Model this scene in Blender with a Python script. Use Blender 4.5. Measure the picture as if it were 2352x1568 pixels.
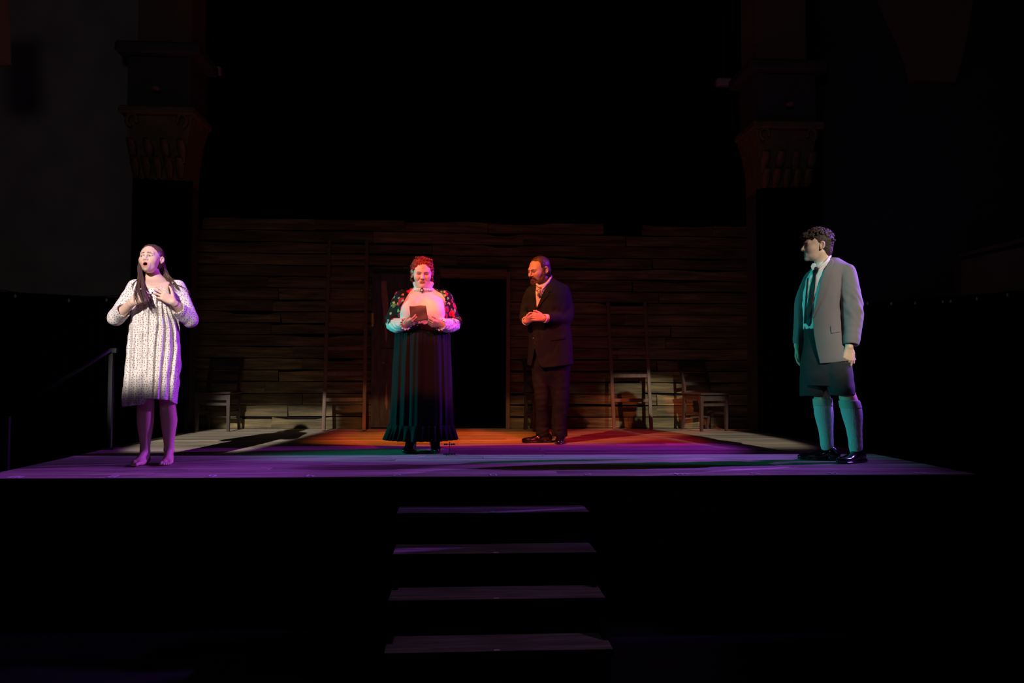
import bpy, bmesh, math, random
import numpy as np
from mathutils import Matrix, Vector

# ------------------------------------------------------------------ camera
sc = bpy.context.scene
for o in list(bpy.data.objects):
    bpy.data.objects.remove(o)
COL = sc.collection
FPX, YAW, PITCH, ROLL = 1858.4458, 0.0661, 0.0398, 0.0040
CAMP = np.array([-0.2251, -5.3811, 0.6779])
_f0 = np.array([math.sin(YAW), math.cos(YAW), 0.0])
C_R0 = np.array([math.cos(YAW), -math.sin(YAW), 0.0])
C_F = _f0 * math.cos(PITCH) + np.array([0, 0, 1.0]) * math.sin(PITCH)
C_U0 = -_f0 * math.sin(PITCH) + np.array([0, 0, 1.0]) * math.cos(PITCH)
C_R = math.cos(ROLL) * C_R0 + math.sin(ROLL) * C_U0
C_U = -math.sin(ROLL) * C_R0 + math.cos(ROLL) * C_U0
cam = bpy.data.cameras.new('camera')
cam.sensor_width = 36.0
cam.lens = FPX / 2352.0 * 36.0
cam.clip_end = 200
camo = bpy.data.objects.new('camera', cam)
camo.matrix_world = Matrix(((C_R[0], C_U[0], -C_F[0], CAMP[0]), (C_R[1], C_U[1], -C_F[1], CAMP[1]),
                            (C_R[2], C_U[2], -C_F[2], CAMP[2]), (0, 0, 0, 1)))
COL.objects.link(camo)
sc.camera = camo
sc.view_settings.view_transform = 'Standard'
sc.view_settings.look = 'None'
sc.view_settings.exposure = 0.0
sc.view_settings.gamma = 1.0
sc.view_settings.use_curve_mapping = False

# ------------------------------------------------------------------ world: almost no ambient in the dark hall
w = bpy.data.worlds.new('World')
sc.world = w
w.use_nodes = True
w.node_tree.nodes['Background'].inputs[0].default_value = (0.95, 0.85, 1.0, 1)
w.node_tree.nodes['Background'].inputs[1].default_value = 0.0007

# ------------------------------------------------------------------ stage lamps
def spot(name, loc, target, power, color, half_deg, blend, radius=0.04, cuts=()):
    """A profile spot.  cuts: framing shutters, each (edge point a, edge point b, point on the lit side, softness)."""
    l = bpy.data.lights.new(name, 'SPOT')
    l.energy = power
    l.color = color
    l.spot_size = math.radians(half_deg * 2)
    l.spot_blend = blend
    l.shadow_soft_size = radius
    o = bpy.data.objects.new(name, l)
    o.location = loc
    d = Vector(target) - Vector(loc)
    o.rotation_euler = d.to_track_quat('-Z', 'Y').to_euler()
    COL.objects.link(o)
    if cuts:
        l.use_nodes = True
        nt = l.node_tree
        em = nt.nodes['Emission']
        geo = nt.nodes.new('ShaderNodeNewGeometry')
        prev = None
        L = Vector(loc)
        for a, b, lit, soft in cuts:
            n = (Vector(a) - L).normalized().cross((Vector(b) - L).normalized()).normalized()
            if n.dot(Vector(lit) - L) < 0:
                n = -n
            dot = nt.nodes.new('ShaderNodeVectorMath')
            dot.operation = 'DOT_PRODUCT'
            nt.links.new(geo.outputs['Incoming'], dot.inputs[0])
            dot.inputs[1].default_value = n
            mr = nt.nodes.new('ShaderNodeMapRange')
            mr.interpolation_type = 'SMOOTHSTEP'
            mr.inputs['From Min'].default_value = -soft
            mr.inputs['From Max'].default_value = soft
            nt.links.new(dot.outputs['Value'], mr.inputs['Value'])
            if prev is None:
                prev = mr.outputs[0]
            else:
                mu = nt.nodes.new('ShaderNodeMath')
                mu.operation = 'MULTIPLY'
                nt.links.new(prev, mu.inputs[0])
                nt.links.new(mr.outputs[0], mu.inputs[1])
                prev = mu.outputs[0]
        nt.links.new(prev, em.inputs['Strength'])
    return o

# front-of-house white keys on the two singers at the sides, shuttered above the heads and at the knees
spot('key_left', (-3.57, -10.3, 6.15), (-2.52, 0.78, 1.12), 9800, (1.0, 0.91, 0.84), 4.0, 0.25, 0.05,
     cuts=[((-3, 4.69, 0.24), (0, 4.69, 0.24), (-2, 4.69, 0), 0.0025), ((-4, 0.78, 0.52), (0, 0.78, 0.52), (-2, 0.78, 1.0), 0.0065), ((-1.72, 4.69, 0), (-1.72, 4.69, 1), (-3, 4.69, 0), 0.004)])
spot('key_right', (4.95, -10.2, 6.0), (2.74, 0.87, 1.22), 6000, (1.0, 0.9, 0.78), 3.9, 0.25, 0.05,
     cuts=[((0, 4.69, 0.62), (3, 4.69, 0.62), (2, 4.69, 0), 0.004), ((1, 0.87, 0.58), (4, 0.87, 0.58), (2, 0.87, 1.2), 0.012), ((1.72, 4.69, 0), (1.72, 4.69, 1), (3, 4.69, 0), 0.014)])
# amber front light on the woman in black, orange pool from overhead on the boards behind her, orange from front left on the bearded man, red over the centre
spot('amber_front', (-0.9, -7.6, 6.1), (-0.55, 1.9, 1.25), 1600, (1.0, 0.42, 0.15), 5.6, 0.4, 0.05,
     cuts=[((-3, 2.35, 0), (3, 2.35, 0), (0, 3, 0), 0.004), ((-3, 4.69, 0.33), (3, 4.69, 0.33), (0, 4.69, 0), 0.004)])
spot('orange_top', (-0.4, 0.8, 6.5), (-0.3, 2.95, 0), 2000, (1.0, 0.18, 0.012), 13.0, 0.8, 0.05,
     cuts=[((-1.9, 2.62, 0), (-0.6, 2.22, 0), (0, 3.2, 0), 0.006), ((-0.6, 2.22, 0), (1.0, 2.5, 0), (0, 3.2, 0), 0.006)])
spot('orange_side', (-3.1, -2.1, 4.9), (0.66, 2.6, 0.95), 2300, (1.0, 0.22, 0.09), 8.0, 0.35, 0.05,
     cuts=[((-3, 2.5, 0), (3, 2.3, 0), (0, 3, 0), 0.006), ((-3, 4.69, 0.42), (3, 4.69, 0.42), (0, 4, 0), 0.004), ((0.05, 2.6, 0), (0.05, 2.6, 1), (0.65, 2.6, 1), 0.03), ((1.4, 2.6, 0), (1.4, 2.6, 1), (0.65, 2.6, 1), 0.02)])
spot('red_front', (1.5, -5.0, 6.4), (0.5, 2.3, 0.65), 2700, (1.0, 0.010, 0.06), 11.5, 0.45, 0.05,
     cuts=[((-3, 1.98, 0), (3, 2.25, 0), (0, 3, 0), 0.006), ((-3, 4.69, -0.15), (3, 4.69, -0.15), (0, 4.0, -0.5), 0.010)])
# violet side light from the right wing, teal from the left wing, then added violet fills
spot('violet_side', (6.8, 1.3, 3.8), (-0.6, 0.7, 0.3), 3000, (0.33, 0.10, 1.0), 42, 0.3, 0.03,
     cuts=[((-3, 1.42, 0), (3, 1.42, 0), (0, 0, 0), 0.003), ((-3, 0.08, 0), (3, 0.08, 0), (0, 1, 0), 0.05), ((2.5, 0, 0), (2.5, 1, 0), (0, 0, 0), 0.12), ((-2.3, 0, 0), (-2.3, 1, 0), (0, 0, 0), 0.045)])
spot('violet_back', (6.8, 3.7, 3.6), (-2.6, 0.8, 0.7), 4300, (0.44, 0.05, 1.0), 11, 0.4, 0.03,
     cuts=[((-5, 1.42, 0), (3, 1.42, 0), (0, 0, 0), 0.003), ((-1.0, 0, 0), (-1.0, 1, 0), (-3, 0, 0), 0.05)])
spot('violet_upstage', (6.8, 2.9, 3.8), (1.1, 2.0, 0.7), 1700, (0.46, 0.03, 1.0), 13, 0.4, 0.03,
     cuts=[((-3, 1.42, 0), (3, 1.42, 0), (0, 2, 0), 0.004), ((-3, 2.5, 0), (3, 2.5, 0), (0, 0, 0), 0.01)])
spot('teal_side', (-9.0, 1.72, 2.0), (2.3, 1.0, 0.75), 2100, (0.0, 0.9, 0.84), 10, 0.4, 0.03,
     cuts=[((-3, 1.97, 0), (3, 1.97, 0), (0, 0, 0), 0.003), ((2.7, 0, 1.60), (2.7, 2, 1.60), (2.7, 1, 0.5), 0.01), ((-2.5, 1.06, 0), (-2.5, 1.06, 2), (2.7, 0.87, 1), 0.004)])
spot('violet_rim_fill', (6.8, 2.0, 3.6), (2.85, 0.87, 1.15), 2900, (0.42, 0.09, 1.0), 7.0, 0.4, 0.03,  # added lamp, strengthens the violet edge on the grey jacket
     cuts=[((2.80, 0.63, 0), (2.80, 0.63, 2), (2.72, 0.87, 1), 0.004), ((2.62, 1.25, 0), (2.62, 1.25, 2), (2.72, 0.87, 1), 0.006)])
spot('violet_floor_fill', (-3.4, 0.5, 6.0), (-2.7, 0.8, 0.0), 230, (0.38, 0.10, 1.0), 15, 0.4, 0.05,  # added overhead lamp, brings violet to the boards at the left
     cuts=[((-5, 1.42, 0), (3, 1.42, 0), (0, 0, 0), 0.003), ((-5, -0.1, 0), (3, -0.1, 0), (0, 1, 0), 0.05)])
spot('violet_step_fill', (6.8, -0.9, 3.0), (0.0, -0.65, -0.5), 260, (0.62, 0.24, 0.7), 10, 0.5, 0.05)  # added weak lamp, tints the steps
# cool white and lilac cross lights on the woman in black
spot('white_cross', (-4.5, -5.5, 4.7), (-0.56, 1.7, 1.33), 240, (0.85, 0.97, 1.0), 3.0, 0.4, 0.05)
spot('lilac_cross', (3.4, -5.5, 4.7), (-0.5, 1.7, 1.33), 110, (1.0, 0.62, 1.0), 3.0, 0.4, 0.05)

# ------------------------------------------------------------------ helpers
def link(o, parent=None):
    COL.objects.link(o)
    if parent is not None:
        o.parent = parent
    return o

def tag(o, label=None, cat=None, group=None, kind=None):
    if label: o['label'] = label
    if cat: o['category'] = cat
    if group: o['group'] = group
    if kind: o['kind'] = kind
    return o

def empty(name, loc=(0, 0, 0), rz=0.0, parent=None):
    o = bpy.data.objects.new(name, None)
    o.empty_display_size = 0.1
    o.location = loc
    o.rotation_euler = (0, 0, rz)
    return link(o, parent)

def project(P):
    v = np.asarray(P, float) - CAMP
    return 1176 + FPX * v.dot(C_R) / v.dot(C_F), 784 - FPX * v.dot(C_U) / v.dot(C_F)

def ray(px, py):
    return C_F * FPX + C_R * (px - 1176.0) - C_U * (py - 784.0)

def onz(px, py, z=0.0):
    """Where the sight line of a photo pixel meets the horizontal plane z: used to survey the place."""
    r = ray(px, py)
    return CAMP + r * ((z - CAMP[2]) / r[2])

def ony(px, py, y):
    r = ray(px, py)
    return CAMP + r * ((y - CAMP[1]) / r[1])

def newmesh(name, V, faces, mat=None, parent=None, smooth=False, col=None):
    me = bpy.data.meshes.new(name)
    V = np.asarray(V, np.float32)
    if isinstance(faces, np.ndarray):
        F = faces.astype(np.int32)
        me.vertices.add(len(V)); me.vertices.foreach_set('co', V.ravel())
        n, k = F.shape
        me.loops.add(n * k); me.loops.foreach_set('vertex_index', F.ravel())
        me.polygons.add(n)
        me.polygons.foreach_set('loop_start', np.arange(0, n * k, k, dtype=np.int32))
        me.polygons.foreach_set('loop_total', np.full(n, k, np.int32))
        me.update(calc_edges=True)
    else:
        me.from_pydata([tuple(v) for v in V], [], faces)
    if smooth:
        me.polygons.foreach_set('use_smooth', np.ones(len(me.polygons), bool))
    if col is not None:
        at = me.color_attributes.new('Col', 'FLOAT_COLOR', 'POINT')
        c4 = np.ones((len(V), 4), np.float32); c4[:, :3] = col
        at.data.foreach_set('color', c4.ravel())
    if mat is not None:
        me.materials.append(mat)
    me.validate()
    return link(bpy.data.objects.new(name, me), parent)

class MB:
    """Collects boxes and tubes into one mesh."""
    def __init__(s): s.v = []; s.f = []
    def box(s, c, size, R=None, taper=1.0):
        b = len(s.v); c = np.asarray(c, float); h = np.asarray(size, float) / 2
        for z in (-1, 1):
            t = taper if z < 0 else 1.0
            for x, y in ((-1, -1), (1, -1), (1, 1), (-1, 1)):
                p = np.array([x * h[0] * t, y * h[1] * t, z * h[2]])
                if R is not None: p = R @ p
                s.v.append(c + p)
        s.f += [[b + i for i in q] for q in ((3, 2, 1, 0), (4, 5, 6, 7), (0, 1, 5, 4), (1, 2, 6, 5), (2, 3, 7, 6), (3, 0, 4, 7))]
        return s
    def beam(s, a, b_, w, d, up=(0, 0, 1)):
        a = np.asarray(a, float); b_ = np.asarray(b_, float)
        z = b_ - a; L = np.linalg.norm(z); z /= L
        x = np.cross(up, z)
        if np.linalg.norm(x) < 1e-4: x = np.array([1.0, 0, 0])
        x /= np.linalg.norm(x); y = np.cross(z, x)
        return s.box((a + b_) / 2, (w, d, L), np.array([x, y, z]).T)
    def tube(s, pts, rad, n=8, flat=1.0):
        pts = [np.asarray(p, float) for p in pts]
        if np.isscalar(rad): rad = [rad] * len(pts)
        b = len(s.v); up = np.array([0.13, 0.31, 1.0])
        for i, p in enumerate(pts):
            t = pts[min(i + 1, len(pts) - 1)] - pts[max(i - 1, 0)]
            t = t / (np.linalg.norm(t) + 1e-9)
            x = np.cross(up, t); x /= (np.linalg.norm(x) + 1e-9); y = np.cross(t, x)
            for k in range(n):
                a = 2 * math.pi * k / n
                s.v.append(p + rad[i] * (math.cos(a) * x + flat * math.sin(a) * y))
        for i in range(len(pts) - 1):
            for k in range(n):
                k2 = (k + 1) % n
                s.f.append([b + i * n + k, b + i * n + k2, b + (i + 1) * n + k2, b + (i + 1) * n + k])
        s.f.append([b + k for k in range(n)][::-1])
        e = b + (len(pts) - 1) * n
        s.f.append([e + k for k in range(n)])
        return s
    def prism(s, poly, y0, y1, T=None):
        """poly in (x, z), extruded along y."""
        b = len(s.v); n = len(poly)
        for y in (y0, y1):
            for x, z in poly:
                p = np.array([x, y, z], float)
                s.v.append(T(p) if T else p)
        s.f.append([b + i for i in range(n)])
        s.f.append([b + n + i for i in range(n)][::-1])
        for i in range(n):
            j = (i + 1) % n
            s.f.append([b + j, b + i, b + n + i, b + n + j])
        return s
    def lathe(s, prof, c, n=12):
        b = len(s.v); c = np.asarray(c, float)
        for r, z in prof:
            for k in range(n):
                a = 2 * math.pi * k / n
                s.v.append(c + np.array([r * math.cos(a), r * math.sin(a), z]))
        for i in range(len(prof) - 1):
            for k in range(n):
                k2 = (k + 1) % n
                s.f.append([b + i * n + k, b + i * n + k2, b + (i + 1) * n + k2, b + (i + 1) * n + k])
        s.f.append([b + k for k in range(n)][::-1])
        e = b + (len(prof) - 1) * n
        s.f.append([e + k for k in range(n)])
        return s
    def build(s, name, mat, parent=None, smooth=False, bevel=0.0):
        o = newmesh(name, s.v, s.f, mat, parent, smooth)
        if bevel:
            m = o.modifiers.new('bevel', 'BEVEL'); m.width = bevel; m.segments = 1; m.limit_method = 'ANGLE'
        return o

# ------------------------------------------------------------------ materials
MATS = {}
def mat(name, color, rough=0.7, metal=0.0, spec=0.4, attr=False, noise=None, bump=None, sheen=0.0, coat=0.0, stretch=(1, 1, 1), sss=0.0):
    """Principled material.  noise=(scale, second colour, contrast); bump=(scale, strength)."""
    if name in MATS: return MATS[name]
    m = bpy.data.materials.new(name); m.use_nodes = True
    nt = m.node_tree; b = nt.nodes['Principled BSDF']
    b.inputs['Base Color'].default_value = (*color, 1)
    b.inputs['Roughness'].default_value = rough
    b.inputs['Metallic'].default_value = metal
    b.inputs['Specular IOR Level'].default_value = spec
    b.inputs['Sheen Weight'].default_value = sheen
    b.inputs['Coat Weight'].default_value = coat
    if sss:
        b.inputs['Subsurface Weight'].default_value = sss
        b.inputs['Subsurface Radius'].default_value = (0.012, 0.004, 0.002)
        b.inputs['Subsurface Scale'].default_value = 0.6
    tc = nt.nodes.new('ShaderNodeTexCoord'); mp = nt.nodes.new('ShaderNodeMapping')
    mp.inputs['Scale'].default_value = stretch
    nt.links.new(tc.outputs['Object'], mp.inputs['Vector'])
    src = None
    if attr:
        at = nt.nodes.new('ShaderNodeAttribute'); at.attribute_name = 'Col'
        src = at.outputs['Color']
    if noise:
        nz = nt.nodes.new('ShaderNodeTexNoise'); nz.inputs['Scale'].default_value = noise[0]
        nz.inputs['Detail'].default_value = 5
        nt.links.new(mp.outputs['Vector'], nz.inputs['Vector'])
        mr = nt.nodes.new('ShaderNodeMapRange')
        mr.inputs['From Min'].default_value = 0.5 - 0.5 / noise[2]; mr.inputs['From Max'].default_value = 0.5 + 0.5 / noise[2]
        nt.links.new(nz.outputs[0], mr.inputs['Value'])
        mx = nt.nodes.new('ShaderNodeMix'); mx.data_type = 'RGBA'
        nt.links.new(mr.outputs[0], mx.inputs[0])
        if src is not None: nt.links.new(src, mx.inputs[6])
        else: mx.inputs[6].default_value = (*color, 1)
        mx.inputs[7].default_value = (*noise[1], 1)
        src = mx.outputs[2]
    if src is not None:
        nt.links.new(src, b.inputs['Base Color'])
    if bump:
        nz = nt.nodes.new('ShaderNodeTexNoise'); nz.inputs['Scale'].default_value = bump[0]; nz.inputs['Detail'].default_value = 4
        nt.links.new(mp.outputs['Vector'], nz.inputs['Vector'])
        bp = nt.nodes.new('ShaderNodeBump'); bp.inputs['Strength'].default_value = bump[1]; bp.inputs['Distance'].default_value = 0.004
        nt.links.new(nz.outputs[0], bp.inputs['Height']); nt.links.new(bp.outputs[0], b.inputs['Normal'])
    MATS[name] = m
    return m

def plank_mat(name, c1, c2, c3, rough=0.6, axis_stretch=(1.2, 14, 14), spec=0.35):
    """Weathered board: long grain along x, and a tone of its own for each board (object random)."""
    m = bpy.data.materials.new(name); m.use_nodes = True
    nt = m.node_tree; b = nt.nodes['Principled BSDF']
    tc = nt.nodes.new('ShaderNodeTexCoord'); oi = nt.nodes.new('ShaderNodeObjectInfo')
    mp = nt.nodes.new('ShaderNodeMapping'); mp.inputs['Scale'].default_value = axis_stretch
    off = nt.nodes.new('ShaderNodeVectorMath'); off.operation = 'ADD'
    mul = nt.nodes.new('ShaderNodeMath'); mul.operation = 'MULTIPLY'; mul.inputs[1].default_value = 37.0
    nt.links.new(oi.outputs['Random'], mul.inputs[0])
    nt.links.new(tc.outputs['Object'], mp.inputs['Vector'])
    nt.links.new(mp.outputs[0], off.inputs[0]); nt.links.new(mul.outputs[0], off.inputs[1])
    nz = nt.nodes.new('ShaderNodeTexNoise'); nz.inputs['Scale'].default_value = 2.2; nz.inputs['Detail'].default_value = 7; nz.inputs['Roughness'].default_value = 0.62
    nt.links.new(off.outputs[0], nz.inputs['Vector'])
    cr = nt.nodes.new('ShaderNodeValToRGB')
    cr.color_ramp.elements[0].position = 0.34; cr.color_ramp.elements[0].color = (*c1, 1)
    cr.color_ramp.elements[1].position = 0.70; cr.color_ramp.elements[1].color = (*c3, 1)
    e = cr.color_ramp.elements.new(0.52); e.color = (*c2, 1)
    nt.links.new(nz.outputs[0], cr.inputs[0])
    mr = nt.nodes.new('ShaderNodeMapRange'); mr.inputs['To Min'].default_value = 0.65; mr.inputs['To Max'].default_value = 1.3
    nt.links.new(oi.outputs['Random'], mr.inputs['Value'])
    sc_ = nt.nodes.new('ShaderNodeVectorMath'); sc_.operation = 'SCALE'
    nt.links.new(cr.outputs[0], sc_.inputs[0]); nt.links.new(mr.outputs[0], sc_.inputs['Scale'])
    nt.links.new(sc_.outputs[0], b.inputs['Base Color'])
    b.inputs['Roughness'].default_value = rough; b.inputs['Specular IOR Level'].default_value = spec
    bp = nt.nodes.new('ShaderNodeBump'); bp.inputs['Strength'].default_value = 0.35; bp.inputs['Distance'].default_value = 0.003
    nt.links.new(nz.outputs[0], bp.inputs['Height']); nt.links.new(bp.outputs[0], b.inputs['Normal'])
    MATS[name] = m
    return m

M_FLOOR = plank_mat('stage_boards', (0.20, 0.168, 0.13), (0.365, 0.31, 0.24), (0.50, 0.43, 0.34), 0.6, spec=0.25)
M_WALL = plank_mat('barn_boards', (0.06, 0.048, 0.02), (0.15, 0.115, 0.048), (0.28, 0.215, 0.09), 0.75, (0.9, 11, 11))
M_TREAD = plank_mat('tread_boards', (0.12, 0.11, 0.105), (0.24, 0.22, 0.21), (0.40, 0.37, 0.36), 0.5)
M_BLACK = mat('black_paint', (0.006, 0.006, 0.007), 0.9, spec=0.1)
M_DRAPE = mat('black_velour', (0.010, 0.010, 0.011), 0.95, spec=0.1, bump=(60, 0.1))
M_TAPE = mat('white_tape', (0.88, 0.88, 0.86), 0.6)
M_GTAPE = mat('green_tape', (0.12, 0.6, 0.3), 0.6)
M_WOOD = mat('chair_wood', (0.060, 0.042, 0.034), 0.45, noise=(9, (0.035, 0.024, 0.018), 2.0), stretch=(6, 6, 1))
M_LADDER = mat('ladder_wood', (0.20, 0.13, 0.085), 0.6, noise=(10, (0.12, 0.075, 0.045), 2.0), stretch=(8, 8, 0.8))
M_METAL = mat('dark_metal', (0.035, 0.035, 0.04), 0.5, metal=0.3)
M_IRON = mat('wrought_iron', (0.03, 0.024, 0.02), 0.45, metal=0.5)
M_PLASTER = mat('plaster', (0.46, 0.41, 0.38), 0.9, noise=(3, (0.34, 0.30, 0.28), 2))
M_GILT = mat('gilded_plaster', (0.28, 0.20, 0.10), 0.6, noise=(12, (0.16, 0.11, 0.06), 2))

# added unseen fill behind the camera, standing in for light bounced around the hall
def point(name, loc, power, color, radius=0.5):
    l = bpy.data.lights.new(name, 'POINT'); l.energy = power; l.color = color; l.shadow_soft_size = radius
    o = bpy.data.objects.new(name, l); o.location = loc
    return link(o)
point('hall_fill', (-1.5, -9.0, 4.5), 62, (0.95, 0.88, 0.9), 1.0)

# ================================================================== SETTING
rng = random.Random(7)
STAGE_D, RISE, TREAD = 4.69, 0.190, 0.281
HALL_Z = -5 * RISE
def xl(y): return -3.317 - 0.007 * y
def xr(y): return 3.352 + 0.008 * y

hall = MB().box((0, -1.0, HALL_Z - 0.1), (18, 16, 0.2)).build('floor', mat('hall_floor', (0.010, 0.009, 0.012), 0.8, spec=0.1, noise=(4, (0.006, 0.0055, 0.007), 2)))
tag(hall, kind='structure')
deck = MB()
deck.prism([(-3.31, HALL_Z), (3.345, HALL_Z), (3.345, -0.034), (-3.31, -0.034)], 0.012, STAGE_D + 0.9)
deck = deck.build('stage_floor', M_BLACK); tag(deck, kind='structure')
rows = 33
pw = (STAGE_D + 0.02) / rows
for r in range(rows):
    y0 = r * pw; ym = y0 + pw / 2
    ends = [xl(ym), xr(ym)]
    cuts = sorted(rng.uniform(-2.8, 2.8) for _ in range(rng.choice((1, 1, 2))))
    if 10 <= r <= 13: cuts = [-0.3, 0.52]          # the trap in the middle of the deck
    xs = [ends[0]] + cuts + [ends[1]]
    for a, b in zip(xs[:-1], xs[1:]):
        t = rng.uniform(-0.0012, 0.0)
        MB().box(((a + b) / 2, ym, -0.017 + t), (b - a - 0.004, pw - 0.006, 0.032)).build('plank', M_FLOOR, deck)

fascia = MB().box((0.018, -0.004, HALL_Z / 2 - 0.02), (6.66, 0.03, -HALL_Z - 0.045)).build('stage_front_panel', M_BLACK)
tag(fascia, kind='structure')

nos = MB().box((0.018, -0.0095, -0.019), (6.675, 0.016, 0.036)).build('stage_edge_strip', M_BLACK); tag(nos, kind='structure')
# ---- stairs from the hall up to the stage
stairs = empty('stairs', (0, -0.56, HALL_Z))
tag(stairs, 'dark wooden steps leading up to the middle of the stage front', 'stairs')
SX = [(910, 1171, 1355, 1170), (901, 1271, 1371, 1266), (891, 1380, 1391, 1372), (881, 1498, 1409, 1493)]
tapex = [1131, 1140, 1141, 1143]
def sub(o, parent):
    o.parent = parent
    o.location = Vector(o.location) - Vector(parent.location)
    return o
for i, (xa, ya, xb, yb) in enumerate(SX):
    z = -RISE * (i + 1); yf = -TREAD * (i + 1)
    a = ony(xa, ya, yf)[0]; b = ony(xb, yb, yf)[0]
    y1 = yf + TREAD - (0.012 if i else 0.025)
    t = MB().box(((a + b) / 2, (yf + y1) / 2, z - 0.017), (b - a, y1 - yf, 0.034)).build('tread', M_TREAD, None, bevel=0.004); sub(t, stairs)
    nz_ = MB().box(((a + b) / 2, yf - 0.0035, z - 0.018), (b - a, 0.006, 0.034)).build('nosing', M_BLACK, None); sub(nz_, stairs)
    rz = MB().box(((a + b) / 2, yf + 0.03, z - 0.036 - (RISE - 0.04) / 2), (b - a - 0.03, 0.02, RISE - 0.04)).build('riser', M_BLACK, None); sub(rz, stairs)
    tx = ony(tapex[i], 1170, yf)[0]
    tp = MB().box((tx, yf + 0.012, z + 0.0009), (0.03, 0.022, 0.0012)).build('tape_mark', M_GTAPE if i == 0 else M_TAPE, t)
    tp.location = (0, 0, 0)
for s in (-1, 1):
    m = MB(); x = 0.58 * s
    pts = [(-0.02, HALL_Z), (-1.06, HALL_Z), (-1.06, -4 * RISE - 0.04), (-0.02, -RISE - 0.05)]
    b = len(m.v)
    for dx in (-0.015, 0.015):
        for y, z in pts: m.v.append(np.array([x + dx, y, z]))
    m.f += [[0, 1, 2, 3], [7, 6, 5, 4]] + [[(j + 1) % 4, j, 4 + j, 4 + (j + 1) % 4] for j in range(4)]
    sub(m.build('stringer', M_BLACK, None), stairs)

# ---- tape numerals on the front edge, to be read from upstage
SEG = {'0': 'abcdef', '2': 'abged', '4': 'fgbc', '6': 'afgcde', '8': 'abcdefg', '1': 'bc'}
def digit(mb, ch, cx, cy, s=1.0):
    W, H, t = 0.036 * s, 0.085 * s, 0.011 * s
    P = {'a': (0, H / 2, W, t), 'g': (0, 0, W, t), 'd': (0, -H / 2, W, t), 'f': (-W / 2, H / 4, t, H / 2), 'b': (W / 2, H / 4, t, H / 2),
         'e': (-W / 2, -H / 4, t, H / 2), 'c': (W / 2, -H / 4, t, H / 2)}
    for c in SEG[ch]:
        x, y, w_, h_ = P[c]
        mb.box((cx - x, cy - y, 0.0008), (w_, h_, 0.0012))
for txt, px in (('10', 43), ('8', 260), ('6', 485), ('4', 713), ('2', 912), ('0', 1133), ('2', 1350), ('4', 1559), ('6', 1735), ('8', 1913), ('10', 2123)):
    X = ony(px, 1091, 0.075)[0]
    mb = MB()
    for k, ch in enumerate(txt): digit(mb, ch, X + (0.032 if k == 0 else -0.032) * (len(txt) - 1), 0.075)
    if txt == '0': mb.box((X, 0.075, 0.0008), (0.01, 0.012, 0.0012))
    mb.build('tape_numeral', M_TAPE, deck)
for px, py in ((970, 1049), (1245, 1035), (364, 1044), (550, 1044), (1580, 1089)):
    p = onz(px, py)
    MB().box((p[0], p[1], 0.0008), (0.03, 0.02, 0.0012)).build('tape_mark', M_TAPE, deck)

# ---- barn-board wall at the back
WY = STAGE_D
def wx(px, py=984): return ony(px, py, WY)[0]
def wz(px, py): return ony(px, py, WY)[2]
WXL, WXR = wx(428), wx(1764)
DX0, DX1, DZ1 = wx(1008), wx(1162), wz(1080, 632)
DXL = wx(852)
wall = MB().box(((WXL + DX0) / 2, WY + 0.06, 1.2), (DX0 - WXL - 0.1, 0.04, 2.4)).build('wall_back', M_BLACK)
tag(wall, kind='structure')
w2 = MB().box(((WXR + DX1) / 2, WY + 0.06, 1.2), (WXR - DX1 - 0.1, 0.04, 2.4)).build('backing_panel', M_BLACK, wall)
w3 = MB().box(((DX1 + DX0) / 2, WY + 0.06, (2.4 + DZ1) / 2 + 0.03), (DX1 - DX0 + 0.1, 0.04, 2.4 - DZ1 - 0.06)).build('backing_panel', M_BLACK, wall)
PH = 0.1432
def wavy_plank(a, b, z0, z1, y, th, notch=None):
    n = max(3, int((b - a) / 0.16))
    ph = rng.uniform(0, 6)
    xs = np.linspace(a, b, n + 1)
    amp = rng.choice((0.002, 0.003, 0.006, 0.012))
    top = [z1 - 0.003 - amp * (1 + math.sin(ph + 3.1 * x + 1.3 * math.sin(2.3 * x))) for x in xs]
    bot = [z0 + 0.002 + amp * 0.7 * (1 + math.sin(ph * 2 + 2.2 * x)) for x in xs]
    if notch:
        for i, x in enumerate(xs):
            if notch[0] < x < notch[1]: top[i] -= notch[2]
    e0, e1 = rng.uniform(-0.02, 0.02), rng.uniform(-0.02, 0.02)
    xs = xs.copy()
    poly = [(x + (e0 if i == 0 else 0), z) for i, (x, z) in enumerate(zip(xs, bot))] + [(x + (e1 if i == n else 0), z) for i, (x, z) in reversed(list(enumerate(zip(xs, top))))]
    m = MB(); nb = n + 1
    for yy in (y, y + th):
        for i in range(nb): m.v.append(np.array([poly[i][0], yy, poly[i][1]]))
        for i in range(nb): m.v.append(np.array([xs[i], yy, top[i]]))
    B = 2 * nb
    for i in range(n):
        m.f.append([i, i + 1, nb + i + 1, nb + i]); m.f.append([B + i + 1, B + i, B + nb + i, B + nb + i + 1])
        m.f.append([nb + i, nb + i + 1, B + nb + i + 1, B + nb + i]); m.f.append([i + 1, i, B + i, B + i + 1])
    m.f.append([0, nb, B + nb, B]); m.f.append([n, B + n, B + nb + n, nb + n])
    return m
nrow = 18
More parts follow.
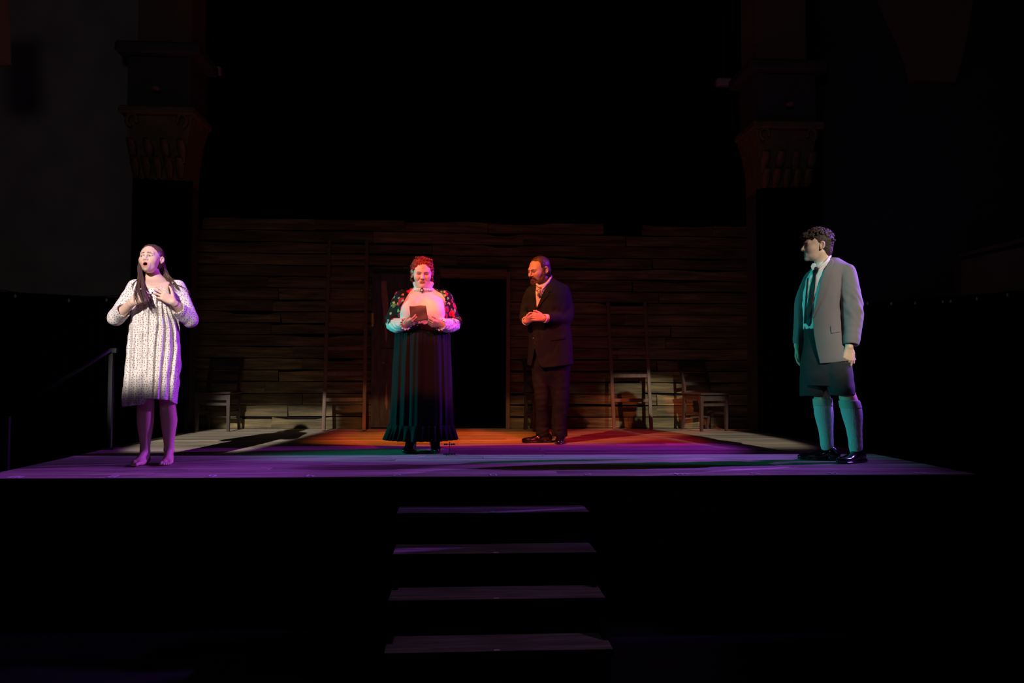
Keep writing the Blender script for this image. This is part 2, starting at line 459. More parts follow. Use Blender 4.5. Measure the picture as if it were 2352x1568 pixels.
for r in range(nrow):
    z0, z1 = r * PH, (r + 1) * PH
    spans = [(WXL + rng.uniform(-0.12, 0.12), DXL + 0.03), (DX1 + 0.03, WXR + rng.uniform(-0.15, 0.1))] if z1 < DZ1 + 0.05 else [(WXL + rng.uniform(-0.1, 0.1), WXR + rng.uniform(-0.1, 0.1))]
    if r == nrow - 1: spans = [(WXL + 0.15, WXL + 2.6), (-0.9, 1.6), (2.1, WXR)]
    for s0, s1 in spans:
        L = s1 - s0
        k = 1 if L < 1.6 else (2 if L < 4 else rng.choice((3, 4)))
        cs = [s0 + L * (i + rng.uniform(-0.25, 0.25)) / k for i in range(1, k)]
        xs = [s0] + cs + [s1]
        for a, b in zip(xs[:-1], xs[1:]):
            nt_ = None
            if r == 0 and a < wx(690) < b: nt_ = (wx(655), wx(728), 0.03)
            elif rng.random() < 0.22:
                q = rng.uniform(a, b - 0.3); nt_ = (q, q + rng.uniform(0.25, 0.7), rng.uniform(0.015, 0.04))
            wavy_plank(a + 0.003, b - 0.003, z0, z1, WY + rng.uniform(-0.004, 0.008), 0.022, nt_).build('plank', M_WALL, wall)

# ---- door leaf standing open against the boards, and the doorway beside it
M_DOOR = mat('door_paint', (0.10, 0.10, 0.115), 0.7, noise=(7, (0.055, 0.05, 0.06), 3), stretch=(3, 3, 0.7))
M_PEEL = mat('peeled_wood', (0.40, 0.24, 0.22), 0.8, noise=(12, (0.28, 0.17, 0.15), 2))
dw = DX0 - DXL
door = MB().box(((DXL + DX0) / 2, WY - 0.028, DZ1 / 2 + 0.012), (dw, 0.03, DZ1)).build('door_1', M_DOOR); tag(door, kind='structure')
def dpart(name, x0, x1, z0, z1, m, y=WY - 0.05, th=0.014):
    return MB().box(((x0 + x1) / 2, y, (z0 + z1) / 2), (x1 - x0, th, z1 - z0)).build(name, m, door, bevel=0.003)
for x0, x1 in ((DXL, DXL + 0.11), (DX0 - 0.11, DX0)): dpart('stile', x0, x1, 0.015, DZ1, M_DOOR)
for z0, z1 in ((0.015, 0.24), (0.80, 0.98), (DZ1 - 0.13, DZ1)): dpart('rail', DXL + 0.111, DX0 - 0.111, z0, z1, M_DOOR)
def patch(poly):
    MB().prism([(wx(a, b), wz(a, b)) for a, b in poly], WY - 0.0605, WY - 0.0575).build('peeled_patch', M_PEEL, door)
patch([(877, 647), (888, 646), (890, 668), (893, 690), (893, 718), (890, 745), (891, 770), (888, 787), (886, 775), (882, 735), (880, 705), (877, 680)])
patch([(888, 873), (890, 900), (891, 925), (889, 942), (886, 930), (885, 915), (887, 900)])
patch([(880, 831), (886, 834), (878, 835)])
MB().box((wx(857, 735), WY - 0.061, wz(857, 735)), (0.024, 0.003, 0.165)).build('yellow_tape', mat('yellow_tape', (0.62, 0.52, 0.12), 0.6), door)
jamb = MB().box((DX1 + 0.02, WY - 0.02, DZ1 / 2 + 0.02), (0.045, 0.09, DZ1 + 0.04)).build('trim_1', M_LADDER); tag(jamb, kind='structure')
head = MB().box(((DX0 + DX1) / 2 + 0.0, WY - 0.018, DZ1 + 0.045), (DX1 - DX0 - 0.006, 0.08, 0.05)).build('trim_2', M_LADDER); tag(head, kind='structure')

# ---- drapes and the proscenium piers
def drape(name, p0, p1, z0, z1, folds, amp, label=None, cat=None, mat_=None, tops=None):
    p0 = np.array(p0, float); p1 = np.array(p1, float)
    d = p1 - p0; L = np.linalg.norm(d); d /= L; nrm = np.array([-d[1], d[0]])
    n = folds * 10; V = []; F = []
    nz = 14
    rg = random.Random(int(L * 1000) + folds)
    ph = [rg.uniform(0, 6.28) for _ in range(3)]
    for j in range(nz + 1):
        for i in range(n + 1):
            u = i / n
            f = amp * (math.sin(2 * math.pi * folds * u + 1.2 * math.sin(5 * u + ph[0])) + 0.35 * math.sin(2 * math.pi * folds * 2.3 * u + ph[1]))
            zt = z1 if tops is None else z1 + (tops - z1) * u
            p = p0 + d * (u * L) + nrm * f * (0.75 + 0.25 * (1 - j / nz))
            V.append((p[0], p[1], z0 + (zt - z0) * j / nz))
    w_ = n + 1
    F = np.array([[j * w_ + i, j * w_ + i + 1, (j + 1) * w_ + i + 1, (j + 1) * w_ + i] for j in range(nz) for i in range(n)])
    o = newmesh(name, V, F, mat_ or M_DRAPE, None, True)
    m = o.modifiers.new('thick', 'SOLIDIFY'); m.thickness = 0.006
    if label: tag(o, label, cat)
    return o
bk = drape('back_curtain', (-7.5, 6.0), (7.5, 6.0), HALL_Z, 7.5, 46, 0.05, 'wide black curtain hung behind the barn board wall', 'curtain')
r0 = ony(1742, 995, 3.95); r1 = ony(1872, 995, 3.75)
drape('stage_curtain', (r0[0], r0[1]), (r1[0] + 0.05, r1[1]), 0.012, ony(1800, 432, 3.9)[2], 9, 0.03, 'narrow black side drape behind the man in short trousers', 'curtain')
l0 = ony(292, 1000, 3.85); l1 = ony(432, 995, 3.95)
drape('stage_curtain', (l0[0], l0[1]), (l1[0], l1[1]), 0.012, ony(350, 412, 3.9)[2], 9, 0.03, 'narrow black side drape behind the woman in the nightdress', 'curtain')

M_PIER = mat('pier_stone', (0.09, 0.08, 0.075), 0.9)
def pier(px0, px1, top, cap0, name, side):
    Y = 4.15
    x0, x1 = ony(px0, 600, Y)[0], ony(px1, 600, Y)[0]
    xm = (x0 + x1) / 2; hw = (x1 - x0) / 2
    z1 = ony(px0, top, Y)[2]; zc = ony(px0, cap0, Y)[2]
    o = MB().box((xm, Y + 0.3, (zc + HALL_Z) / 2), (2 * hw, 0.5, zc - HALL_Z)).build(name, M_PIER); tag(o, kind='structure')
    # capital: flaring bell with two tiers of leaves and an abacus
    bell = MB()
    k = 6
    for i in range(k):
        t0 = i / k; t1 = (i + 1) / k
        f = lambda t: 1.0 + 0.28 * t ** 2.2
        zz0 = zc + (z1 - 0.1 - zc) * t0; zz1 = zc + (z1 - 0.1 - zc) * t1
        bell.box((xm, Y + 0.3, (zz0 + zz1) / 2), (2 * hw * f(t1), 0.5 * f(t1), zz1 - zz0), taper=f(t0) / f(t1))
    bell.build('capital_bell', M_GILT, o)
    for tier, (zb, h, n) in enumerate(((zc + 0.02, 0.22, 5), (zc + 0.2, 0.24, 4))):
        for i in range(n):
            x = xm + hw * (-0.85 + 1.7 * i / (n - 1)) * (1 + 0.1 * tier)
            lf = MB().tube([(x, Y + 0.03 - 0.02 * tier, zb), (x, Y - 0.01 - 0.03 * tier, zb + h * 0.6), (x, Y - 0.07 - 0.04 * tier, zb + h), (x, Y - 0.1 - 0.04 * tier, zb + h * 0.9)], [0.03, 0.055, 0.045, 0.012], 8, 0.45)
            lf.build('acanthus_leaf', M_GILT, o, True)
    for s in (-1, 1):
        MB().tube([(xm + s * hw * (0.95 + 0.18 * math.cos(a)), Y - 0.06, z1 - 0.16 + 0.07 * math.sin(a)) for a in np.linspace(-1.5, 3.6, 12)], 0.022, 6).build('volute', M_GILT, o, True)
    MB().box((xm, Y + 0.26, z1 - 0.05), (2 * hw * 1.42, 0.72, 0.09)).build('abacus', M_GILT, o, bevel=0.015)
    MB().lathe([(0.02, -0.02), (0.05, 0.0), (0.05, 0.02), (0.02, 0.03)], (xm, Y - 0.13, z1 + 0.18)).build('rosette', M_GILT, o, True)
    MB().box((xm, Y + 0.3, z1 + 0.30), (2 * hw * 1.2, 0.6, 0.6)).build('entablature_block', M_PIER, o)
    MB().box((xm, Y + 0.28, z1 + 0.68), (2 * hw * 1.6, 0.8, 0.14)).build('cornice', M_PIER, o, bevel=0.03)
    MB().box((xm, Y + 0.4, z1 + 2.2), (2 * hw * 1.05, 0.5, 2.9)).build('upper_pier', mat('red_plaster', (0.26, 0.15, 0.10), 0.9), o)
    return o
pier(296, 418, 246, 410, 'trim_3', -1)
pier(1752, 1866, 280, 434, 'trim_4', 1)
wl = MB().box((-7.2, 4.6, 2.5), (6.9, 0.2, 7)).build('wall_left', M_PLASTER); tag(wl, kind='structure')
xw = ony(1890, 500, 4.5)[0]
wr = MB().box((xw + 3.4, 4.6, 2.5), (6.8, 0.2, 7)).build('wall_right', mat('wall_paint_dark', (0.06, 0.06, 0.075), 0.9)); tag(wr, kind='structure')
# curved plaster panel of the arch high on the right, and the pilaster at the left edge
pts = [(2012, -30), (2235, -30), (2222, 60), (2203, 150), (2190, 192), (2096, 186), (2085, 140), (2068, 95), (2046, 50)]
pan = MB().prism([(ony(a, b, 4.4)[0], ony(a, b, 4.4)[2]) for a, b in pts], 4.36, 4.49).build('trim_5', mat('red_plaster', (0.26, 0.15, 0.10), 0.9)); tag(pan, kind='structure')
pts = [(-60, -40), (8, -40), (13, 140), (-60, 142)]
pan = MB().prism([(ony(a, b, 3.0)[0], ony(a, b, 3.0)[2]) for a, b in pts], 2.9, 3.1).build('trim_6', mat('tan_plaster', (0.5, 0.38, 0.26), 0.9)); tag(pan, kind='structure')

# ================================================================== PROPS
# ---- side masking drapes with a cord of small bulbs along their top
def masking(pa, pb, Ya, Yb, name, label):
    a = ony(pa[0], pa[1], Ya); b = ony(pb[0], pb[1], Yb)
    drape(name, (a[0], a[1]), (b[0], b[1]), HALL_Z + 0.005, a[2] - 0.03, 12, 0.025, label, 'curtain', None, b[2] - 0.03)
    return a, b
aR, bR = masking((1975, 689), (2380, 658), 3.3, 2.6, 'masking_curtain', 'low black masking drape right of the stage, under the balcony')
aL, bL = masking((-30, 660), (292, 678), 2.6, 3.3, 'masking_curtain', 'low black masking drape left of the stage, beside the handrail')
M_GLASS = mat('bulb_glass', (0.35, 0.5, 0.5), 0.05, spec=0.8)
def string(a, b, Ya, Yb, pxs, label):
    o = empty('string_lights', tuple((a + b) / 2)); tag(o, label, 'lights')
    off = (a + b) / 2
    f = np.array([0, -0.06, 0])
    pts = [a + (b - a) * t + f + np.array([0, 0, -0.05 * 4 * t * (1 - t)]) - off for t in np.linspace(0, 1, 25)]
    MB().tube(pts, 0.0035, 5).build('cord', M_BLACK, o)
    for px in pxs:
        # fraction along the cord where the pixel column is
        ts = np.linspace(0, 1, 200); xs = [project(a + (b - a) * t)[0] for t in ts]
        t = ts[int(np.argmin(np.abs(np.array(xs) - px)))]
        c = a + (b - a) * t + f + np.array([0, 0, -0.05 * 4 * t * (1 - t)]) - off
        sk = MB().lathe([(0.006, 0), (0.007, -0.02)], c, 8).build('socket', M_BLACK, o)
        MB().lathe([(0.005, -0.0201), (0.011, -0.03), (0.013, -0.042), (0.009, -0.054), (0.002, -0.058)], c, 10).build('bulb', M_GLASS, o, True)
string(aR, bR, 3.3, 2.6, (1986, 2040, 2095, 2158, 2176, 2236, 2305), 'cord of small clear bulbs along the masking drape right of stage')
string(aL, bL, 2.6, 3.3, (43, 165, 250), 'cord of small clear bulbs along the masking drape left of stage')

# ---- handrail at the left end of the stage
b0 = onz(251, 1031); Y0 = b0[1]
hr = empty('handrail', tuple(b0)); tag(hr, 'dark metal stair handrail behind the woman in the nightdress', 'handrail')
zt = ony(252, 802, Y0)[2]
MB().box((0, 0, zt / 2), (0.035, 0.035, zt)).build('post', M_METAL, hr)
MB().box((0, 0, 0.006), (0.11, 0.11, 0.012)).build('base_plate', M_METAL, hr)
MB().box((0.02, 0, zt - 0.01), (0.06, 0.05, 0.04)).build('cap', M_METAL, hr)
e = ony(150, 868, Y0 - 0.1) - b0
MB().tube([(0.0, -0.03, zt - 0.012), tuple(e + np.array([0, 0, 0])), tuple(e + np.array([-0.5, -0.05, -0.34]))], 0.016, 8).build('rail', M_METAL, hr, True)
MB().box((e[0] - 0.45, e[1] - 0.04, (e[2] - 0.33 - 0.95) / 2), (0.035, 0.035, e[2] - 0.33 + 0.95)).build('post', M_METAL, hr)

# ---- balcony at the right
Yb = 3.9
def bp(px, py, y=Yb): return ony(px, py, y)
bl = empty('balcony', tuple(bp(2210, 690) * np.array([1, 1, 0]) + np.array([0, 0, HALL_Z]))); tag(bl, 'low side balcony with a thin pipe railing, far right of stage', 'balcony')
B0 = np.array(bl.location)
def bb(name, a, b, y0, y1, m):   # box between pixel corners, sloping edges kept by the perspective of its depth
    p = bp(*a, y0) - B0; q = bp(*b, y0) - B0
    return MB().box(((p[0] + q[0]) / 2, (y0 + y1) / 2 - B0[1], (p[2] + q[2]) / 2), (abs(q[0] - p[0]), y1 - y0, abs(p[2] - q[2]))).build(name, m, bl)
# the box front runs towards the camera on the right
def qd(y, px, py): return bp(px, py, y) - B0
m_ = MB()
A = [qd(3.9, 2208, 598), qd(3.9, 2210, 1000), qd(3.2, 2400, 1100), qd(3.2, 2400, 555)]
bk_ = [p + np.array([0.15, 0.4, 0]) for p in A]
m_.v = A + bk_; m_.f = [[0, 1, 2, 3], [7, 6, 5, 4], [0, 4, 5, 1], [1, 5, 6, 2], [2, 6, 7, 3], [3, 7, 4, 0]]
for v in m_.v[1:3] + m_.v[5:7]: v[2] = 0.001
m_.build('front_panel', mat('balcony_paint', (0.16, 0.12, 0.07), 0.8, noise=(5, (0.10, 0.08, 0.05), 2)), bl)
m2 = MB(); a1 = qd(3.9, 2203, 588); a2 = qd(3.2, 2400, 540)
m2.beam(a1 + np.array([0, -0.02, 0]), a2 + np.array([0, -0.02, 0]), 0.06, 0.045).build('ledge', mat('balcony_trim', (0.1, 0.08, 0.07), 0.7), bl)
def rr(a, ya, b, yb, r): return MB().tube([qd(ya, *a), qd(yb, *b)], r, 8)
rr((2249, 578), 3.75, (2245, 464), 3.75, 0.013).build('post', M_METAL, bl)
rr((2245, 464), 3.75, (2400, 421), 3.15, 0.010).build('top_rail', M_METAL, bl)
rr((2249, 523), 3.75, (2400, 486), 3.15, 0.013).build('middle_rail', M_METAL, bl)

# ---- two small pale fittings hung high over the stage
for px, py, lab in ((489, 163, 'small pale box fitting hung high above the nightdress singer'), (1662, 190, 'small pale box fitting hung high toward the right pier')):
    p = ony(px, py, 5.2)
    o = empty('rigging_box', tuple(p)); tag(o, lab, 'fitting')
    MB().box((0, 0, 0), (0.2, 0.1, 0.095)).build('housing', mat('pale_metal', (0.5, 0.38, 0.38), 0.6), o, bevel=0.008)
    MB().box((0, 0, 0.065), (0.03, 0.03, 0.03)).build('clamp', M_METAL, o)
    MB().tube([(0, 0, 0.08), (0, 0, 3.2)], 0.012, 6).build('drop_pipe', M_METAL, o)

# ---- ladders leaning on the boards
def ladder(bl_, br_, tl, tr, rungs, label, Yb_, Yt):
    c = onz((bl_[0] + br_[0]) / 2, bl_[1])
    B1 = ony(*bl_, Yb_); B2 = ony(*br_, Yb_); T1 = ony(*tl, Yt); T2 = ony(*tr, Yt)
    o = empty('ladder', (B1[0] / 2 + B2[0] / 2, Yb_, 0)); tag(o, label, 'ladder')
    off = np.array(o.location)
    for B, T in ((B1, T1), (B2, T2)):
        B = B.copy(); B[2] = 0.001
        MB().beam(B - off + np.array([0, 0, 0.003]), T - off, 0.042, 0.034, up=(0, 1, 0)).build('rail', M_LADDER, o, bevel=0.004)
    for k in rungs:
        P = []
        for B, T in ((B1, T1), (B2, T2)):
            t = (k - bl_[1]) / (tl[1] - bl_[1])
            P.append(B + (T - B) * t - off)
        d = (P[1] - P[0]); d /= np.linalg.norm(d)
        MB().beam(P[0] + d * 0.02, P[1] - d * 0.02, 0.045, 0.022, up=(0, 1, 0)).build('rung', M_LADDER, o, bevel=0.004)
    return o
Yf1 = onz(743, 990)[1]; Yf2 = onz(1410, 986)[1]
ladder((743, 990), (836, 989), (757, 553), (843, 553), (921, 863, 806, 751, 697, 643, 593), 'tall wooden ladder leaning on the boards beside the door', Yf1, WY - 0.05)
ladder((1411, 986), (1496, 986), (1396, 694), (1481, 694), (920, 864, 811, 759, 707), 'short wooden ladder leaning on the boards next to the rightmost chair', Yf2, WY - 0.05)

# ---- chairs
def make_chair():
    o = empty('wooden_chair')
    W, D, SH = 0.40, 0.38, 0.445
    MB().box((0, -0.01, SH), (W + 0.03, D + 0.05, 0.024)).build('seat', M_WOOD, o, bevel=0.008)
    for s in (-1, 1):
        MB().box((s * (W / 2 - 0.02), -D / 2 + 0.02, (SH - 0.012) / 2), (0.042, 0.042, SH - 0.013), taper=0.7).build('leg', M_WOOD, o)
        x = s * (W / 2 - 0.018)
        pts = [(x, D / 2 + 0.03, 0.001), (x, D / 2 - 0.01, 0.2), (x, D / 2 - 0.02, 0.42), (x, D / 2 - 0.005, 0.55), (x, D / 2 + 0.04, 0.70), (x, D / 2 + 0.115, 0.865)]
        m = MB()
        wd = [0.034, 0.042, 0.046, 0.042, 0.038, 0.03]
        for (p, w_) in zip(pts, wd):
            for dx, dy in ((-0.015, -w_ / 2), (0.015, -w_ / 2), (0.015, w_ / 2), (-0.015, w_ / 2)):
                m.v.append(np.array([p[0] + dx, p[1] + dy, p[2]]))
        for i in range(len(pts) - 1):
            for k in range(4):
                m.f.append([i * 4 + k, i * 4 + (k + 1) % 4, i * 4 + 4 + (k + 1) % 4, i * 4 + 4 + k])
        m.f.append([3, 2, 1, 0]); e_ = 4 * (len(pts) - 1); m.f.append([e_, e_ + 1, e_ + 2, e_ + 3])
        m.build('back_post', M_WOOD, o)
        MB().box((s * (W / 2 - 0.02), 0, SH - 0.048), (0.02, D - 0.08, 0.07)).build('apron', M_WOOD, o)
        MB().box((s * (W / 2 - 0.02), 0.005, 0.21), (0.018, D - 0.07, 0.03)).build('stretcher', M_WOOD, o)
    MB().box((0, -D / 2 + 0.02, SH - 0.048), (W - 0.08, 0.02, 0.07)).build('apron', M_WOOD, o)
    MB().box((0, -D / 2 + 0.022, 0.315), (W - 0.075, 0.018, 0.032)).build('stretcher', M_WOOD, o)
    MB().box((0, D / 2 - 0.012, 0.16), (W - 0.065, 0.018, 0.03)).build('stretcher', M_WOOD, o)
    for z, y, h in ((0.565, D / 2 + 0.0, 0.04), (0.675, D / 2 + 0.035, 0.045), (0.80, D / 2 + 0.09, 0.085)):
        m = MB()
        n = 6
        for i in range(n + 1):
            u = -1 + 2 * i / n; x = u * (W / 2 - 0.032); yy = y + 0.014 * (1 - u * u)
            for dy, dz in ((-0.008, -h / 2), (0.008, -h / 2), (0.008, h / 2), (-0.008, h / 2)):
                m.v.append(np.array([x, yy + dy + dz * 0.3, z + dz]))
        for i in range(n):
            for k in range(4):
                m.f.append([i * 4 + k, i * 4 + (k + 1) % 4, i * 4 + 4 + (k + 1) % 4, i * 4 + 4 + k])
        m.f.append([3, 2, 1, 0]); m.f.append([n * 4 + k for k in range(4)])
        m.build('back_slat', M_WOOD, o)
    return o
chair0 = make_chair()
def copy_thing(o, parent=None):
    c = o.copy(); COL.objects.link(c)
    if parent is not None: c.parent = parent
    for ch in o.children:
        copy_thing(ch, c)
    return c
pR = onz(1618, 986)
SPOTS = [((pR[0] - 0.03, pR[1] + 0.12), 0.33, 'dark wooden chair between the short ladder and the right drape'),
         ((onz(497, 990)[0] - 0.02, onz(497, 990)[1] + 0.14), -0.05, 'dark wooden chair standing at the left end of the boards'),
         ((onz(1252, 987)[0] - 0.015, onz(1252, 987)[1] + 0.15), 0.2, 'dark wooden chair mostly hidden behind the bearded man')]
for i, ((x, y), a, lab) in enumerate(SPOTS):
    c = chair0 if i == 0 else copy_thing(chair0)
    c.location = (x, min(y, WY - 0.36), 0); c.rotation_euler = (0, 0, a)
    tag(c, lab, 'chair', 'wooden chairs along the barn boards')

# ---- the little iron stand on the floor in front of the woman in black
p = onz(1032, 1045.5)
st = empty('iron_stand', (p[0], p[1], 0)); tag(st, 'tiny iron stand with beaded cross bars by the boots of the woman in black', 'stand')
MB().tube([(0, 0, 0.012), (0.003, 0, 0.05), (0.002, 0, 0.1)], 0.0028, 6).build('stem', M_IRON, st)
for z, hw in ((0.012, 0.045), (0.092, 0.04)):
    m = MB().tube([(-hw, 0.004, z), (-hw * 0.4, -0.003, z), (hw * 0.4, 0.003, z), (hw, -0.004, z)], 0.003, 6)
    m.build('cross_bar', M_IRON, st)
    MB().tube([(0, -hw * 0.9, z - 0.001), (0, hw * 0.9, z - 0.001)], 0.003, 6).build('cross_bar', M_IRON, st)
    for x in (-0.95, -0.55, 0.5, 0.95):
        MB().lathe([(0.002, -0.008), (0.009, -0.004), (0.009, 0.003), (0.002, 0.007)], (x * hw, 0, z), 8).build('bead', M_IRON, st, True)
for k in range(3):
    a = 2.1 * k + 0.4
    MB().tube([(0, 0, 0.011), (0.03 * math.cos(a), 0.03 * math.sin(a), 0.0025)], 0.0025, 6).build('foot', M_IRON, st)
MB().lathe([(0.003, 0), (0.006, 0.004), (0.001, 0.012)], (0.002, 0, 0.1), 8).build('finial', M_IRON, st, True)

# ================================================================== SCULPTING TOOLKIT (distance fields -> mesh)
f32 = np.float32
def smin(a, b, k):
    h = np.clip(0.5 + 0.5 * (b - a) / k, 0, 1)
    return b + (a - b) * h - k * h * (1 - h)
def smax(a, b, k): return -smin(-a, -b, k)
def rotm(yaw=0.0, pitch=0.0, roll=0.0):
    def R(ax, a):
        c, s = math.cos(a), math.sin(a)
        return np.array({'x': [[1, 0, 0], [0, c, -s], [0, s, c]], 'y': [[c, 0, s], [0, 1, 0], [-s, 0, c]], 'z': [[c, -s, 0], [s, c, 0], [0, 0, 1]]}[ax])
    r = math.radians
    return R('z', r(yaw)) @ R('x', r(pitch)) @ R('y', r(roll))

class Field:
    def __init__(s): s.ops = []
    def op(s, kind, fn, c, r, k): s.ops.append((kind, fn, None if c is None else np.asarray(c, f32), r, k)); return s
    # primitives -------------------------------------------------------
    def ell(s, c, rad, k=0.01, R=None, kind='u'):
        c = np.asarray(c, f32); rad = np.asarray(rad, f32); Rt = None if R is None else np.asarray(R, f32)
        def fn(P):
            q = P - c
            if Rt is not None: q = q @ Rt
            k0 = np.sqrt(((q / rad) ** 2).sum(1)); k1 = np.sqrt(((q / rad ** 2) ** 2).sum(1)) + 1e-9
            return k0 * (k0 - 1) / k1
        return s.op(kind, fn, c, float(rad.max()), k)
    def sph(s, c, r, k=0.01, kind='u'):
        c = np.asarray(c, f32)
        return s.op(kind, lambda P: np.sqrt(((P - c) ** 2).sum(1)) - f32(r), c, r, k)
    def cap(s, a, b, ra, rb, k=0.01, kind='u', flat=None):
        a = np.asarray(a, f32); b = np.asarray(b, f32); ba = b - a; L2 = float(ba @ ba) + 1e-12
        fd = None
        if flat is not None: fd = np.asarray(flat[0], f32); fd = fd / np.linalg.norm(fd); fs = f32(flat[1])
        def fn(P):
            q = P - a
            h = np.clip(q @ ba / L2, 0, 1)
            q = q - h[:, None] * ba
            if fd is not None: q = q + ((q @ fd) * (fs - 1))[:, None] * fd
            return np.sqrt((q ** 2).sum(1)) - (f32(ra) + f32(rb - ra) * h)
        return s.op(kind, fn, (a + b) / 2, math.sqrt(L2) / 2 + max(ra, rb), k)
    def chain(s, pts, rad, k=0.01, kind='u', flat=None):
        for i in range(len(pts) - 1): s.cap(pts[i], pts[i + 1], rad[i], rad[i + 1], k, kind, flat)
        return s
    def limb(s, pts, rad, k=0.01, kind='u', sub=4, flat=None):
        """one smooth tapering tube through all points"""
        P0 = np.array(pts, float); R0 = np.array(rad, float); n = len(P0); A = []; B = []
        A4 = np.concatenate([P0, R0[:, None]], 1)
        for j in range(n - 1):
            p0, p1, p2, p3 = A4[max(j - 1, 0)], A4[j], A4[j + 1], A4[min(j + 2, n - 1)]
            for i in range(sub):
                f = i / sub
                A.append(0.5 * ((2 * p1) + (-p0 + p2) * f + (2 * p0 - 5 * p1 + 4 * p2 - p3) * f * f + (-p0 + 3 * p1 - 3 * p2 + p3) * f ** 3))
        A.append(A4[-1]); A = np.array(A, f32)
        fd = None
        if flat is not None: fd = np.asarray(flat[0], f32); fd = fd / np.linalg.norm(fd); fs = f32(flat[1])
        def fn(P):
            D = None
            for i in range(len(A) - 1):
                a = A[i, :3]; ba = A[i + 1, :3] - a; q = P - a
                h = np.clip(q @ ba / (float(ba @ ba) + 1e-12), 0, 1); q = q - h[:, None] * ba
                if fd is not None: q = q + ((q @ fd) * (fs - 1))[:, None] * fd
                d = np.sqrt((q ** 2).sum(1)) - (A[i, 3] + (A[i + 1, 3] - A[i, 3]) * h)
                D = d if D is None else smin(D, d, f32(0.012))
            return D + f32(0.002)
        c = (A[:, :3].min(0) + A[:, :3].max(0)) / 2
        return s.op(kind, fn, c, float(np.sqrt(((A[:, :3] - c) ** 2).sum(1)).max() + R0.max()), k)
    def box(s, c, half, R=None, rnd=0.004, k=0.004, kind='u'):
        c = np.asarray(c, f32); half = np.asarray(half, f32); Rt = None if R is None else np.asarray(R, f32)
        def fn(P):
            q = P - c
            if Rt is not None: q = q @ Rt
            q = np.abs(q) - (half - f32(rnd))
            return np.sqrt((np.maximum(q, 0) ** 2).sum(1)) + np.minimum(q.max(1), 0) - f32(rnd)
        return s.op(kind, fn, c, float(np.linalg.norm(half)), k)
    def loft(s, secs, k=0.01, kind='u', n=2.0, disp=None, grow=0.0):
        """secs: rows (z, xL, xR, ry, yc) bottom to top or top to bottom."""
        fn, c, r = loft_fn(secs, n, disp, grow)
        return s.op(kind, fn, c, r, k)
    def fn(s, f, c=None, r=0, k=0.004, kind='u'): return s.op(kind, f, c, r, k)
    # evaluation -------------------------------------------------------
    def __call__(s, P):
        D = np.full(len(P), 0.5, f32)
        for kind, fn, c, r, k in s.ops:
            D = s._ap(kind, D, fn(P), k)
        return D
    @staticmethod
    def _ap(kind, D, d, k):
        if kind == 'u': return smin(D, d, k) if k > 0 else np.minimum(D, d)
        if kind == 's': return smax(D, -d, k) if k > 0 else np.maximum(D, -d)
        if kind == 'i': return smax(D, d, k) if k > 0 else np.maximum(D, d)
        if kind == 'd': return D + d
    def blocks(s, C, h, B):
        """evaluate at all points of blocks with corner coords C (nb,3)"""
        g = (np.arange(B) * h).astype(f32)
        off = np.stack(np.meshgrid(g, g, g, indexing='ij'), -1).reshape(-1, 3)
        P = (C[:, None, :] + off[None]).astype(f32)
        cen = C + h * B / 2; Rb = h * B * 0.87
        D = np.full(P.shape[:2], 0.5, f32)
        for kind, fn, c, r, k in s.ops:
            if c is None: m = np.ones(len(C), bool)
            else: m = np.sqrt(((cen - c) ** 2).sum(1)) < r * 1.05 + Rb + k * 2 + 0.01
            if not m.any(): continue
            d = fn(P[m].reshape(-1, 3)).reshape(-1, B ** 3)
            D[m] = s._ap(kind, D[m], d, k)
        return D
    def mesh(s, lo, hi, h):
        B = 8
        lo = np.asarray(lo, f32); hi = np.asarray(hi, f32)
        nb = np.ceil((hi - lo) / (h * B)).astype(int)
        ii = np.stack(np.meshgrid(*[np.arange(n) for n in nb], indexing='ij'), -1).reshape(-1, 3)
        C = (lo + ii * h * B).astype(f32)
        dc = s(C + f32(h * B / 2))
        act = np.abs(dc) < h * B * 0.87 * 1.9 + 0.012
        vol = np.repeat(np.repeat(np.repeat(np.where(dc < 0, -1, 1).reshape(nb).astype(f32), B, 0), B, 1), B, 2)
        ia = ii[act]; Ca = C[act]
        v6 = vol.reshape(nb[0], B, nb[1], B, nb[2], B)
        for i0 in range(0, len(ia), 400):
            D = s.blocks(Ca[i0:i0 + 400], h, B).reshape(-1, B, B, B)
            j = ia[i0:i0 + 400]
            v6[j[:, 0], :, j[:, 1], :, j[:, 2], :] = D
        return surfnet(vol, lo, h)

